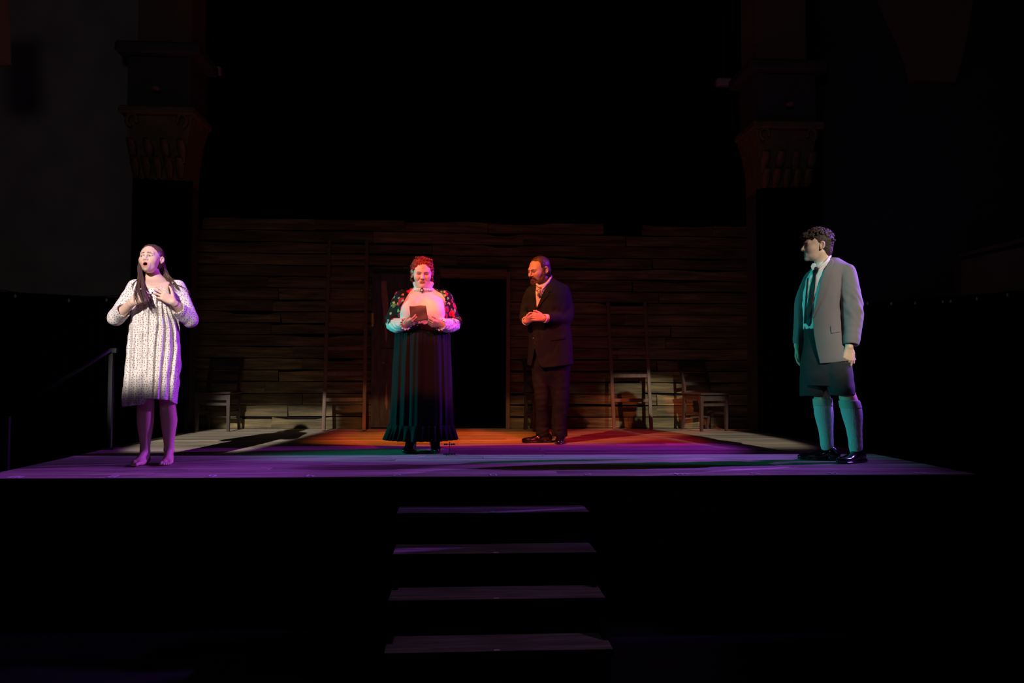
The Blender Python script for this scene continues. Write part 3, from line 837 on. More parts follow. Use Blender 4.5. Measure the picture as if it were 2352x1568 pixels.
def loft_fn(secs, n=2.0, disp=None, grow=0.0):
    S = np.array(sorted(secs, key=lambda r: r[0]), f32)
    Z = S[:, 0]; CX = (S[:, 1] + S[:, 2]) / 2; RX = (S[:, 2] - S[:, 1]) / 2; RY = S[:, 3]; CY = S[:, 4]
    # resample smoothly
    zz = np.linspace(Z[0], Z[-1], 200).astype(f32)
    def sm(a):
        y = np.interp(zz, Z, a)
        kk = np.exp(-0.5 * (np.arange(-9, 10) / 4.0) ** 2); kk /= kk.sum()
        return np.convolve(np.pad(y, 9, 'edge'), kk, 'valid').astype(f32)
    T = [sm(a) for a in (CX, RX, CY, RY)]
    z0, z1 = Z[0], Z[-1]; dz = (z1 - z0) / 199
    def fn(P):
        t = np.clip((P[:, 2] - z0) / dz, 0, 198.999); i = t.astype(np.int32); fr_ = (t - i).astype(f32)
        cx, rx, cy, ry = [a[i] * (1 - fr_) + a[i + 1] * fr_ for a in T]
        rx = rx + f32(grow); ry = ry + f32(grow)
        u = (P[:, 0] - cx) / rx; v = (P[:, 1] - cy) / ry
        if n == 2.0: e = np.sqrt(u * u + v * v)
        else: e = (np.abs(u) ** n + np.abs(v) ** n) ** (1 / n)
        # distance scaled by the local radius along this direction
        rr_ = np.sqrt((P[:, 0] - cx) ** 2 + (P[:, 1] - cy) ** 2) + 1e-6
        d = (e - 1) * rr_ / np.maximum(e, 0.05)
        d = np.clip(d, -0.08, 1)
        if disp is not None: d = d + disp(P, np.arctan2(v, u))
        return np.maximum(d, np.maximum(P[:, 2] - z1, z0 - P[:, 2]))
    c = np.array([CX.mean(), CY.mean(), (z0 + z1) / 2]); 
    r = math.sqrt(((z1 - z0) / 2) ** 2 + (np.abs(np.concatenate([S[:, 1], S[:, 2]]) - c[0]).max()) ** 2 + (RY.max() + np.abs(CY - c[1]).max()) ** 2) + 0.03
    return fn, c, float(r)

def surfnet(vol, lo, h):
    S = vol < 0
    a = S[:-1, :-1, :-1].astype(np.int8)
    cnt = np.zeros(a.shape, np.int8)
    for dx in (0, 1):
        for dy in (0, 1):
            for dz in (0, 1):
                cnt += S[dx:S.shape[0] - 1 + dx, dy:S.shape[1] - 1 + dy, dz:S.shape[2] - 1 + dz]
    act = (cnt > 0) & (cnt < 8)
    I = np.argwhere(act)
    idx = np.full(act.shape, -1, np.int32); idx[act] = np.arange(len(I))
    corner = np.array([[0, 0, 0], [1, 0, 0], [0, 1, 0], [1, 1, 0], [0, 0, 1], [1, 0, 1], [0, 1, 1], [1, 1, 1]])
    val = np.stack([vol[I[:, 0] + c[0], I[:, 1] + c[1], I[:, 2] + c[2]] for c in corner], 1)
    acc = np.zeros((len(I), 3), f32); n = np.zeros(len(I), f32)
    for p in range(8):
        for q in range(p + 1, 8):
            if np.abs(corner[p] - corner[q]).sum() != 1: continue
            va, vb = val[:, p], val[:, q]
            m = (va < 0) != (vb < 0)
            t = np.where(m, va / np.where(m, va - vb, 1), 0)
            acc += np.where(m[:, None], corner[p] + t[:, None] * (corner[q] - corner[p]), 0); n += m
    V = lo + (I + acc / np.maximum(n, 1)[:, None]) * h
    F = []
    for ax in range(3):
        sl0 = [slice(1, -1)] * 3; sl1 = [slice(1, -1)] * 3
        sl0[ax] = slice(0, -1); sl1[ax] = slice(1, None)
        A, Bq = S[tuple(sl0)], S[tuple(sl1)]
        for inside_first in (True, False):
            E_ = np.argwhere((A & ~Bq) if inside_first else (~A & Bq))
            if not len(E_): continue
            b1, b2 = [k for k in range(3) if k != ax]
            base = E_.copy(); base[:, b1] += 1; base[:, b2] += 1
            quad = []
            for d1, d2 in ((0, 0), (-1, 0), (-1, -1), (0, -1)):
                c = base.copy(); c[:, b1] += d1; c[:, b2] += d2
                quad.append(idx[c[:, 0], c[:, 1], c[:, 2]])
            quad = np.stack(quad, 1)
            flip = (ax == 1) != inside_first
            if flip: quad = quad[:, ::-1]
            F.append(quad)
    F = np.concatenate(F) if F else np.zeros((0, 4), int)
    F = F[(F >= 0).all(1)]
    return V.astype(f32), F[:, ::-1]

def poly2(poly, ax=(0, 2)):
    """signed distance to a polygon in the (x, z) plane, extruded along the other axis"""
    Q = np.asarray(poly, f32)
    def fn(P):
        x = P[:, ax[0]]; z = P[:, ax[1]]
        d = np.full(len(P), 1e9, f32); s_ = np.ones(len(P), f32)
        n = len(Q); j = n - 1
        for i in range(n):
            ex, ez = Q[j] - Q[i]; wx_, wz_ = x - Q[i, 0], z - Q[i, 1]
            t = np.clip((wx_ * ex + wz_ * ez) / (ex * ex + ez * ez + 1e-12), 0, 1)
            d = np.minimum(d, (wx_ - ex * t) ** 2 + (wz_ - ez * t) ** 2)
            c1 = z >= Q[i, 1]; c2 = z < Q[j, 1]; c3 = ex * wz_ > ez * wx_
            s_ = np.where((c1 & c2 & c3) | (~c1 & ~c2 & ~c3), -s_, s_)
            j = i
        return s_ * np.sqrt(d)
    return fn

def wob(f, a, seed=0):
    """soft cloth wrinkles"""
    r = np.random.RandomState(seed); K = r.normal(size=(7, 3)) * f; ph = r.uniform(0, 6.28, 7)
    K = K.astype(f32); ph = ph.astype(f32)
    def fn(P):
        d = np.zeros(len(P), f32)
        for i in range(7): d += np.sin(P @ K[i] + ph[i] + 1.4 * np.sin(P @ K[(i + 3) % 7] * 0.7))
        return d * f32(a / 3.0)
    return fn

class Frame:
    """A person's own frame: origin at the feet, -y towards the audience seat the photo was taken from."""
    def __init__(s, px, py):
        s.base = onz(px, py); d = s.base - CAMP; d[2] = 0; s.d = d / np.linalg.norm(d)
        s.rz = math.atan2(-s.d[0], s.d[1])
        s.R = np.array([[math.cos(s.rz), -math.sin(s.rz), 0], [math.sin(s.rz), math.cos(s.rz), 0], [0, 0, 1.0]])
    def q(s, px, py, y=0.0):
        r = ray(px, py)
        t = ((s.base - CAMP) @ s.d + y) / (r @ s.d)
        return ((CAMP + r * t - s.base) @ s.R).astype(f32)
    def secs(s, rows):
        """rows: (py, pxL, pxR, ry, yc) -> loft sections, measured at the silhouette"""
        out = []
        for py, a, b, ry, yc in rows:
            A = s.q(a, py, yc); Bq = s.q(b, py, yc)
            out.append((A[2], A[0], Bq[0], ry, yc))
        return out
    def poly(s, pts, y): return [tuple(s.q(a, b, y)[[0, 2]]) for a, b in pts]

class Person:
    def __init__(s, px, py, label):
        s.fr = Frame(px, py)
        s.root = empty('person', tuple(s.fr.base), s.fr.rz); tag(s.root, label, 'person')
        s.body = []
    def skin(s, V, F, C): s.body.append((V, F, C))
    def finish_body(s, m):
        V = np.concatenate([b[0] for b in s.body]); n = 0; Fs = []
        for v, f, c in s.body: Fs.append(f + n); n += len(v)
        return newmesh('body', V, np.concatenate(Fs), m, s.root, True, np.concatenate([b[2] for b in s.body]))
    def part(s, name, VF, m, label=None, col=None, parent=None):
        o = newmesh(name, VF[0], VF[1], m, parent or s.root, True, col)
        if label: o['label'] = label
        return o

def bounds(pts, pad):
    P = np.array([p for p in pts]); return P.min(0) - pad, P.max(0) + pad

# ---- head -------------------------------------------------------------
def make_head(per, cen, R, scale, o, neck, h=0.0026):
    """Head with face, sculpted in its own frame (face to -y), then posed.  o: options.  neck: list of (point, radius) in the person's frame."""
    cen = np.asarray(cen, f32); Rf = np.asarray(R, f32)
    H = Field()
    jw = o.get('jaw', 1.0); fat = o.get('fat', 0.0)
    H.ell((0, 0.016, 0.036), (0.074, 0.096, 0.080))
    H.ell((0, -0.026, -0.018), (0.064 + fat, 0.066, 0.088), 0.03)
    drop = o.get('open', 0.0)
    H.ell((0, -0.043, -0.072 - drop * 0.5), (0.046 * jw + fat, 0.047, 0.030 + drop * 0.4), 0.022)
    H.sph((0, -0.079, -0.091 - drop * 0.6), 0.0155 * jw, 0.022)
    if fat > 0.003: H.ell((0, -0.03, -0.103), (0.05, 0.045, 0.025), 0.03)
    for s in (-1, 1):
        H.sph((s * 0.036, -0.060, -0.022), 0.025 + fat * 0.6, 0.03)
        H.cap((s * 0.012, -0.086, 0.024), (s * 0.040, -0.074, 0.026), 0.010, 0.009, 0.02)
        H.ell((s * 0.031, -0.100, 0.004), (0.020, 0.017, 0.012), 0.012, None, 's')
        H.sph((s * 0.031, -0.0765, 0.004), 0.0130, 0.003)
        H.cap((s * 0.017, -0.087, 0.0135), (s * 0.044, -0.080, 0.0125), 0.0042, 0.0040, 0.004)
    nz = o.get('nose', 1.0)
    H.cap((0, -0.088, 0.016), (0, -0.111 * (0.5 + 0.5 * nz), -0.020), 0.0075, 0.0095 * nz, 0.012)
    H.sph((0, -0.109 * (0.55 + 0.45 * nz), -0.0235), 0.0105 * nz, 0.006)
    for s in (-1, 1):
        H.ell((s * 0.0125 * nz, -0.0975, -0.0265), (0.0078, 0.0105, 0.0075), 0.005)
        H.sph((s * 0.0065, -0.107, -0.0335), 0.0036, 0.003, 's')
        H.cap((s * 0.020, -0.092, -0.028), (s * 0.033, -0.083, -0.050), 0.0035, 0.0030, 0.009, 's') if o.get('fold') else None
    mz = -0.058
    if drop > 0:
        mc = mz - drop * 0.45; mr = (0.0150, 0.0085 + drop * 0.35)
        n = 14
        pts = [np.array([mr[0] * 1.24 * math.cos(a), -0.0965 + 0.011 * abs(math.cos(a)) ** 2, mc + mr[1] * 1.3 * math.sin(a)]) for a in np.linspace(0, 2 * math.pi, n + 1)]
        H.ell((0, -0.085, mc), (0.030, 0.02, 0.034), 0.015)
        for i in range(n): H.cap(pts[i], pts[i + 1], 0.0042, 0.0042, 0.004)
        H.ell((0, -0.0955, mc - mr[1] * 1.55), (0.0150, 0.0085, 0.0068), 0.006)
        H.ell((0, -0.100, mc), (mr[0], 0.036, mr[1]), 0.002, None, 's')
    else:
        H.ell((0, -0.084, mz - 0.002), (0.025, 0.012, 0.017), 0.014)
        H.cap((-0.018, -0.0865, mz + 0.0035), (0.018, -0.0865, mz + 0.0035), 0.0036, 0.0036, 0.005)
        H.ell((0, -0.0905, mz + 0.0035), (0.012, 0.006, 0.0042), 0.005)
        H.ell((0, -0.0895, mz - 0.0065), (0.016, 0.0065, 0.0054), 0.005)
        H.cap((-0.022, -0.088, mz - 0.0015 - o.get('frown', 0.0)), (0, -0.098, mz - 0.001), 0.0014, 0.0016, 0.003, 's')
        H.cap((0.022, -0.088, mz - 0.0015 - o.get('frown', 0.0)), (0, -0.098, mz - 0.001), 0.0014, 0.0016, 0.003, 's')
        H.cap((-0.012, -0.0945, mz - 0.0165), (0.012, -0.0945, mz - 0.0165), 0.005, 0.005, 0.008, 's')
    es = o.get('ear', 0.9)
    for s in (-1, 1):
        Re = rotm(-s * 20, -12, 0) * es; Rn = Re / es
        H.ell((s * 0.0775, 0.014, -0.002), np.array((0.0085, 0.0195, 0.0305)) * es, 0.004, Rn)
        H.ell(np.array((s * 0.0775, 0.014, -0.002)) + Re @ np.array((s * 0.0100, -0.003, 0.001)), np.array((0.0085, 0.0105, 0.0170)) * es, 0.003, Rn, 's')
        ec = np.array((s * 0.0775, 0.014, -0.002))
        H.limb([ec + Re @ np.array((s * 0.0055, 0.0185 * math.sin(t), 0.029 * math.cos(t))) for t in np.linspace(-0.9, 2.7, 8)], [0.0034 * es] * 8, 0.002, 'u', 2)
        H.ell((s * 0.077, 0.008, -0.026), (0.006, 0.009, 0.009), 0.004)
    # pose it
    Ff = Field(); Hs = H
    hd = lambda P: Hs(((P - cen) @ Rf) / f32(scale)) * f32(scale)
    class Posed:   # evaluate the head operations block by block in head space
        pass
    for kind, fn, c, r, k in H.ops:
        Ff.op(kind, (lambda fn: (lambda P: fn(((P - cen) @ Rf) / f32(scale)) * f32(scale)))(fn), (cen + Rf @ (c * scale)), r * scale, k * scale)
    for item in neck:
        if callable(item): item(Ff)
        else: Ff.cap(*item)
    lo, hi = o['lo'], o['hi']
    V, F = Ff.mesh(lo, hi, h)
    L = ((V - cen) @ Rf) / scale
    sk = np.array(o.get('skin', (0.62, 0.40, 0.31)), f32)
    Cc = np.tile(sk, (len(V), 1))
    x, y, z = L[:, 0], L[:, 1], L[:, 2]
    def mixc(m, c): 
        m = np.clip(m, 0, 1)[:, None]; Cc[:] = Cc * (1 - m) + np.array(c, f32) * m
    front = np.clip((-y - 0.045) / 0.02, 0, 1)
    ch = np.exp(-(((np.abs(x) - 0.042) / 0.02) ** 2 + ((z + 0.022) / 0.018) ** 2)) * front
    mixc(ch * o.get('blush', 0.25), (0.66, 0.26, 0.22))
    lipc = o.get('lip', (0.46, 0.15, 0.13))
    if drop > 0:
        zz_ = z - mc
        e = np.sqrt((x / (mr[0] * 1.42)) ** 2 + (zz_ / np.where(zz_ > 0, mr[1] * 1.65, mr[1] * 2.1)) ** 2)
        mixc(np.clip((1.12 - e) / 0.15, 0, 1) * front, lipc)
        e2 = np.sqrt((x / mr[0]) ** 2 + ((z - mc) / mr[1]) ** 2)
        mixc(((e2 < 1.0) & (y > -0.0935)).astype(f32) * (y < 0), (0.03, 0.006, 0.006))
    else:
        e = np.sqrt((x / 0.0215) ** 2 + ((z - mz + 0.001) / 0.0105) ** 2)
        mixc(np.clip((1.1 - e) / 0.2, 0, 1) * front, lipc)
        mixc(np.exp(-(((z - mz + 0.0015 + o.get('frown', 0) * (np.abs(x) / 0.022)) / 0.0016) ** 2)) * (np.abs(x) < 0.022) * front * 0.8, (0.10, 0.03, 0.03))
    # eyes
    lid = o.get('lid', 0.006); gz = o.get('gaze', 0.0)
    for s in (-1, 1):
        ex = x - s * 0.031; ez = z - 0.0030
        et = ez - o.get('eyetilt', 0.0) * s * ex / 0.015
        w = np.sqrt((ex / 0.0148) ** 2 + (et / lid) ** 2)
        mixc(np.clip((1.0 - w) / 0.12, 0, 1) * front, (0.72, 0.68, 0.66))
        ir = np.sqrt((ex - gz) ** 2 + (et - o.get('gazez', 0.0)) ** 2)
        mixc((ir < 0.0062).astype(f32) * (w < 0.98) * front, o.get('iris', (0.05, 0.03, 0.02)))
        up = np.exp(-(((et - lid * np.sqrt(np.clip(1 - (ex / 0.0165) ** 2, 0, 1))) / 0.0021) ** 2)) * (np.abs(ex) < 0.0165)
        mixc(up * front * 0.95, (0.015, 0.01, 0.01))
        lo_ = np.exp(-(((et + lid * np.sqrt(np.clip(1 - (ex / 0.0160) ** 2, 0, 1))) / 0.0014) ** 2)) * (np.abs(ex) < 0.016)
        mixc(lo_ * front * 0.55, (0.06, 0.03, 0.03))
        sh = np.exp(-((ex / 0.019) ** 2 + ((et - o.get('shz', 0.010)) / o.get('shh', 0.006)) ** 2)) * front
        mixc(sh * o.get('shadow', 0.25), (0.16, 0.09, 0.08))  # eye-socket shade painted into the skin colour around the lids
        # brow: from inner end to outer end
        (x0, z0), (x1, z1), (x2, z2) = o.get('brow', ((0.012, 0.021), (0.030, 0.028), (0.047, 0.021)))
        t = np.clip((np.abs(x) - x0) / (x2 - x0), 0, 1)
        zc = (1 - t) ** 2 * z0 + 2 * t * (1 - t) * (2 * z1 - 0.5 * (z0 + z2)) + t * t * z2
        bw = o.get('browt', 0.0042) * (1 - 0.65 * t)
        m = np.exp(-(((z - zc) / bw) ** 4)) * (np.sign(x) == s) * np.clip((np.abs(x) - x0 + 0.003) / 0.003, 0, 1) * np.clip((x2 + 0.003 - np.abs(x)) / 0.004, 0, 1)
        mixc(m * front * 0.93, o.get('browc', (0.03, 0.018, 0.012)))
    if 'dot' in o: mixc(np.exp(-(((x) / 0.0032) ** 2 + ((z - o['dot']) / 0.0032) ** 2)) * front, (0.06, 0.01, 0.01))
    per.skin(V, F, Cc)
    per.hcen, per.hR, per.hs = cen, Rf, scale
    def H2(p): return cen + Rf @ (np.asarray(p, f32) * scale)
    per.h2 = H2
    per.hfield = hd
    return H2

# ---- hand ---------------------------------------------------------------
def hand(F, W, D, N, side, s=1.0, curl=(20, 25, 15), thumb=(0.62, 0.62, -0.35), tcurl=20, spread=4, curls=None, tbase=0.03):
    """W wrist, D direction to the knuckles, N out of the back of the hand; side=+1: thumb towards cross(N, D)."""
    W = np.asarray(W, float); D = np.asarray(D, float); D /= np.linalg.norm(D)
    N = np.asarray(N, float); N = N - D * (N @ D); N /= np.linalg.norm(N)
    T = side * np.cross(N, D)
    offs = (0.030, 0.0105, -0.0105, -0.030); back = (0.088, 0.091, 0.086, 0.078)
    lens = ((0.042, 0.025, 0.020), (0.046, 0.029, 0.021), (0.043, 0.027, 0.021), (0.034, 0.020, 0.018))
    rad = ((0.0098, 0.0088, 0.0078, 0.0062), (0.0100, 0.0090, 0.0080, 0.0064), (0.0096, 0.0086, 0.0076, 0.0061), (0.0086, 0.0076, 0.0068, 0.0056))
    F.cap(W - D * 0.02 * s, W + D * 0.02 * s, 0.025 * s, 0.026 * s, 0.006, 'u', (N, 1.3))
    pts = [W]
    for i in range(4):
        k = W + (D * back[i] + T * offs[i]) * s
        F.cap(W + (D * 0.012 + T * offs[i] * 0.55) * s, k, 0.0165 * s, 0.0118 * s, 0.010)
        cu = curls[i] if curls else curl
        a = 0.0; p = k; sp = math.radians(spread) * (1.5 - i)
        for j in range(3):
            a += math.radians(cu[j])
            d = math.cos(a) * (D * math.cos(sp) + T * math.sin(sp)) - math.sin(a) * N
            q = p + d * lens[i][j] * s
            F.cap(p, q, rad[i][j] * s, rad[i][j + 1] * s, 0.0035 if j else 0.006)
            p = q
            pts.append(p)
    F.ell(W + (D * 0.05 - N * 0.006) * s, (0.036 * s, 0.044 * s, 0.016 * s), 0.012, np.array([T, D, N]).T)
    b = W + (D * 0.022 + T * tbase) * s
    td = D * thumb[0] + T * thumb[1] + N * thumb[2]; td /= np.linalg.norm(td)
    F.cap(W + (D * 0.005 + T * 0.014) * s, b + td * 0.02 * s, 0.016 * s, 0.014 * s, 0.010)
    p = b
    for j, (l, r0, r1) in enumerate(((0.040, 0.0130, 0.0105), (0.031, 0.0105, 0.0092), (0.025, 0.0092, 0.0068))):
        q = p + td * l * s
        F.cap(p, q, r0 * s, r1 * s, 0.005)
        p = q; pts.append(p)
        ax = np.cross(td, D); 
        if np.linalg.norm(ax) > 1e-3:
            ax /= np.linalg.norm(ax); t_ = math.radians(tcurl)
            td = td * math.cos(t_) + np.cross(ax, td) * math.sin(t_)
    return pts

def flat_col(V, c): return np.tile(np.array(c, f32), (len(V), 1))

# ---- shoe -----------------------------------------------------------------
def shoe(per, ank, d, L=0.29, h=0.004, m=None, name='shoe', heel=0.022, hgt=0.085, wid=0.047):
    """leather shoe under the ankle point, pointing along d (person frame)"""
    d = np.array([d[0], d[1], 0.0]); d /= np.linalg.norm(d); t = np.array([-d[1], d[0], 0])
    a = np.array([ank[0], ank[1], 0.0])
    U = np.array([0, 0, 1.0])
    F = Field()
    P = lambda f, u, s=0.0: a + d * f * L + U * u + t * s
    Rm = np.array([d, t, U]).T
    F.ell(P(-0.10, 0.045), (0.060, wid * 0.82, 0.046), 0.02, Rm)
    F.cap(P(-0.08, 0.07), P(-0.02, hgt), 0.040, 0.038, 0.02)
    F.cap(P(0.0, hgt - 0.035), P(0.30, 0.036), 0.038, 0.030, 0.02, 'u', (t, 0.85))
    F.ell(P(0.36, 0.030), (0.105, wid * 0.95, 0.025), 0.02, Rm)
    F.ell(P(0.56, 0.024), (0.060, wid * 0.74, 0.020), 0.015, Rm)
    # sole and heel
    F.ell(P(0.30, 0.008), (L * 0.46, wid * 1.02, 0.012), 0.002, Rm)
    F.box(P(-0.12, 0.012), (0.040, wid * 0.82, 0.016), Rm, 0.004, 0.002)
    F.fn(lambda Q: 0.0012 - Q[:, 2], None, 0, 0.001, 'i')
    F.fn(lambda Q: Q[:, 2] - f32(hgt + 0.012), None, 0, 0.004, 'i')
    # lace ridges
    for i in range(4):
        F.cap(P(0.09 + 0.05 * i, hgt + 0.002 - 0.012 * i, -0.016), P(0.09 + 0.05 * i, hgt + 0.002 - 0.012 * i, 0.016), 0.003, 0.003, 0.003)
    c = [P(-0.3, 0), P(0.8, 0.13)]
    lo = np.minimum(*c) - 0.07; hi = np.maximum(*c) + 0.07; lo[2] = -0.02; hi[2] = hgt + 0.05
    V, Fc = F.mesh(lo, hi, h)
    o = per.part(name, (V, Fc), m)
    # sole as a part of its own: a welt running round the shoe
    pts = []
    for k in range(25):
        ang = 2 * math.pi * k / 24
        pts.append(P(0.25 + 0.46 * math.cos(ang), 0.012, wid * 0.92 * math.sin(ang) * (1 if math.cos(ang) > -0.2 else 0.8)))
    MB().tube(pts, 0.0035, 6).build('welt', m, o, True)
    return o

# ================================================================== PEOPLE
M_SKIN = mat('skin', (0.6, 0.4, 0.3), 0.48, attr=True, spec=0.35, sss=0.12)
M_SHOE = mat('polished_leather', (0.006, 0.006, 0.007), 0.16, spec=0.6, coat=0.4)

def strands(per, name, paths, m, n, spread, rad, seed=1, parent=None):
    """hair locks: many thin tapering tubes following guide paths (lists of points)"""
    rg = random.Random(seed); mb = MB()
    for path, wt in paths:
        P = np.array(path, float)
        for i in range(int(n * wt)):
            o0 = np.array([rg.gauss(0, 1) for _ in range(3)]) * spread * 0.5
            o1 = np.array([rg.gauss(0, 1) for _ in range(3)]) * spread
            ph = rg.uniform(0, 6); k = len(P); end = rg.uniform(0.75, 1.0)
            t = np.linspace(0, (k - 1) * end, 14)
            pts = []
            for u in t:
                j = min(int(u), k - 2); f = u - j
                p0, p1, p2, p3 = P[max(j - 1, 0)], P[j], P[j + 1], P[min(j + 2, k - 1)]
                c = 0.5 * ((2 * p1) + (-p0 + p2) * f + (2 * p0 - 5 * p1 + 4 * p2 - p3) * f * f + (-p0 + 3 * p1 - 3 * p2 + p3) * f ** 3)
                w_ = u / (k - 1)
                pts.append(c + o0 * (1 - w_) + o1 * w_ + 0.004 * w_ * np.array([math.sin(ph + 5 * w_), math.cos(ph + 4 * w_), 0]))
            r0 = rad * rg.uniform(0.6, 1.2)
            mb.tube(pts, [r0 * (0.75 + 0.5 * math.sin(math.pi * min(1, i2 / 10))) * (1 if i2 < 10 else (14.2 - i2) / 4.2) for i2 in range(14)], 5)
    return tag(mb.build(name, m, parent or per.root, True), kind='stuff')

# ------------------------------------------------------------------ 1: young woman in a nightdress
def girl():
    p = Person(350, 1066, 'barefoot young woman in a white sprigged nightdress singing, hands on her chest')
    q = p.fr.q
    SK = (0.62, 0.41, 0.32)
    R = rotm(-22, -8, -3)
    cen = q(346.5, 596, 0.0)
    neckb = q(355, 648, 0.035)
    lo, hi = bounds([q(296, 556, 0), q(418, 690, 0)], 0.0); lo[1] = -0.20; hi[1] = 0.17
    neck = [(cen + np.array([0.008, 0.042, -0.05]), neckb + np.array([0, 0.01, 0]), 0.046, 0.050, 0.008),
            (neckb, q(312, 664, 0.03), 0.045, 0.045, 0.05), (neckb, q(404, 664, 0.03), 0.045, 0.045, 0.05),
            (q(336, 668, -0.035), q(378, 668, -0.035), 0.072, 0.072, 0.05),
            (q(332, 656, -0.075), q(349, 660, -0.098), 0.011, 0.011, 0.02), (q(386, 652, -0.06), q(357, 660, -0.098), 0.011, 0.011, 0.02)]
    h2 = make_head(p, cen, R, 0.97, dict(skin=SK, open=0.011, lo=lo, hi=hi, jaw=0.86, nose=0.92, ear=0.74, blush=0.45, lid=0.0045, gaze=-0.004, gazez=-0.001,
                   brow=((0.011, 0.0285), (0.027, 0.0285), (0.047, 0.019)), browt=0.0050, lip=(0.52, 0.16, 0.13), shadow=0.2), neck)
    # forearms and hands
    for side, el, wr, D, N, kw in ((1, q(266, 729, -0.02), q(305, 694, -0.185), (0.80, -0.25, 0.55), (-0.25, -0.95, 0.15), dict(curl=(38, 55, 40), thumb=(0.7, 0.6, -0.2), tcurl=25)),
                                   (-1, q(437, 733, -0.02), q(397, 693, -0.175), (-0.78, -0.08, 0.52), (0.2, -0.96, 0.1), dict(curls=((14, 22, 14), (18, 26, 16), (24, 32, 20), (30, 36, 24)), thumb=(0.55, 0.75, -0.15), tcurl=12))):
        F = Field()
        F.cap(el, wr, 0.042, 0.026, 0.006)
        pts = hand(F, wr, D, N, side, 0.90, **kw)
        lo, hi = bounds([el, wr] + pts, 0.05)
        V, Fc = F.mesh(lo, hi, 0.0027)
        C = flat_col(V, SK)
        p.skin(V, Fc, C)
    # legs and bare feet
    for kn, calf, ank, d in ((q(335, 915, 0.02), q(334, 965, 0.035), q(333, 1036, 0.05), (-0.42, -0.9)), (q(385, 915, 0.03), q(388, 962, 0.045), q(388, 1034, 0.05), (-0.16, -0.98))):
        F = Field()
        F.limb([kn + np.array([0, 0, 0.25]), kn, calf, (calf + ank) / 2 + np.array([0, 0.004, 0.01]), ank + np.array([0, 0, 0.02])], (0.080, 0.059, 0.058, 0.044, 0.032), 0.012)
        F.sph(kn + np.array([0, -0.022, -0.01]), 0.036, 0.02)
        d = np.array([d[0], d[1], 0]); d /= np.linalg.norm(d); t = np.array([d[1], -d[0], 0]); sg = 1
        a = np.array([ank[0], ank[1], 0.0]); U = np.array([0, 0, 1.0])
        F.cap(ank + U * 0.02, a - d * 0.024 + U * 0.032, 0.028, 0.030, 0.02)
        F.cap(ank, a + d * 0.10 + U * 0.030, 0.029, 0.024, 0.02)
        F.cap(a + d * 0.02 + U * 0.024, a + d * 0.135 + t * 0.012 + U * 0.02, 0.030, 0.022, 0.02)
        F.cap(a + d * 0.06 - t * 0.02 + U * 0.02, a + d * 0.120 - t * 0.024 + U * 0.018, 0.022, 0.018, 0.02)
        big = 1 if kn[0] < 0 else -1    # big toe on the inner side
        tv = t if (t[0] * big) > 0 else -t
        for i, (off, ln, r) in enumerate(((0.026, 0.185, 0.0135), (0.008, 0.186, 0.0095), (-0.006, 0.178, 0.0090), (-0.019, 0.168, 0.0085), (-0.031, 0.155, 0.0085))):
            F.cap(a + d * 0.12 + tv * off * 0.85 + U * 0.020, a + d * (ln - 0.012) + tv * off + U * (r + 0.003), r, r, 0.006)
            F.sph(a + d * ln + tv * off + U * (r + 0.001), r * 0.95, 0.004)
        F.sph(ank + tv * 0.024 + U * 0.004, 0.011, 0.012); F.sph(ank - tv * 0.024 - U * 0.004, 0.011, 0.012)
        F.fn(lambda Q: 0.0012 - Q[:, 2], None, 0, 0.003, 'i')
        lo, hi = bounds([kn + np.array([0, 0, 0.25]), ank, a + d * 0.22], 0.09); lo[2] = -0.02
        V, Fc = F.mesh(lo, hi, 0.0036)
        C = flat_col(V, SK)
        p.skin(V, Fc, C)
    # torso under the dress joins the limbs into one figure
    F = Field()
    F.loft(p.fr.secs([(662, 318, 398, 0.07, 0.02), (700, 322, 392, 0.085, 0.02), (760, 326, 386, 0.08, 0.02), (820, 312, 400, 0.10, 0.03), (850, 312, 404, 0.10, 0.03)]))
    F.cap(q(340, 840, 0.03), q(335, 900, 0.02), 0.085, 0.065, 0.04); F.cap(q(380, 840, 0.03), q(385, 900, 0.03), 0.085, 0.065, 0.04)
    F.cap(q(320, 666, 0.02), q(268, 727, -0.01), 0.045, 0.040, 0.03); F.cap(q(400, 668, 0.02), q(437, 731, -0.01), 0.045, 0.040, 0.03)
    lo, hi = bounds([q(255, 655, 0), q(450, 925, 0)], 0.02); lo[1] = -0.15; hi[1] = 0.2
    V, Fc = F.mesh(lo, hi, 0.009); p.skin(V, Fc, flat_col(V, SK))
    p.finish_body(M_SKIN)

    # dress
    folds = [([(364, 690), (366, 740), (360, 800), (357, 860), (354, 925)], 0.018, 0.010), ([(374, 700), (383, 755), (377, 820), (371, 880), (368, 925)], 0.020, 0.010),
             ([(383, 706), (396, 750), (399, 800), (392, 860), (388, 925)], 0.020, 0.011), ([(346, 700), (344, 740), (341, 800), (341, 860)], 0.007, 0.010),
             ([(391, 706), (404, 735), (411, 765)], 0.018, 0.009), ([(322, 705), (316, 760), (310, 830), (309, 930)], 0.010, 0.013),
             ([(333, 700), (331, 760), (331, 830), (331, 930)], 0.007, 0.012), ([(300, 760), (296, 840), (292, 930)], 0.007, 0.010)]
    FC = []
    for pts, dep, wd in folds:
        Q = np.array([q(a, b, -0.12) for a, b in pts]); o_ = np.argsort(Q[:, 2]); FC.append((Q[o_, 2], Q[o_, 0], dep, wd))
    z_hi = q(350, 690, 0)[2]; z_lo = q(350, 925, 0)[2]
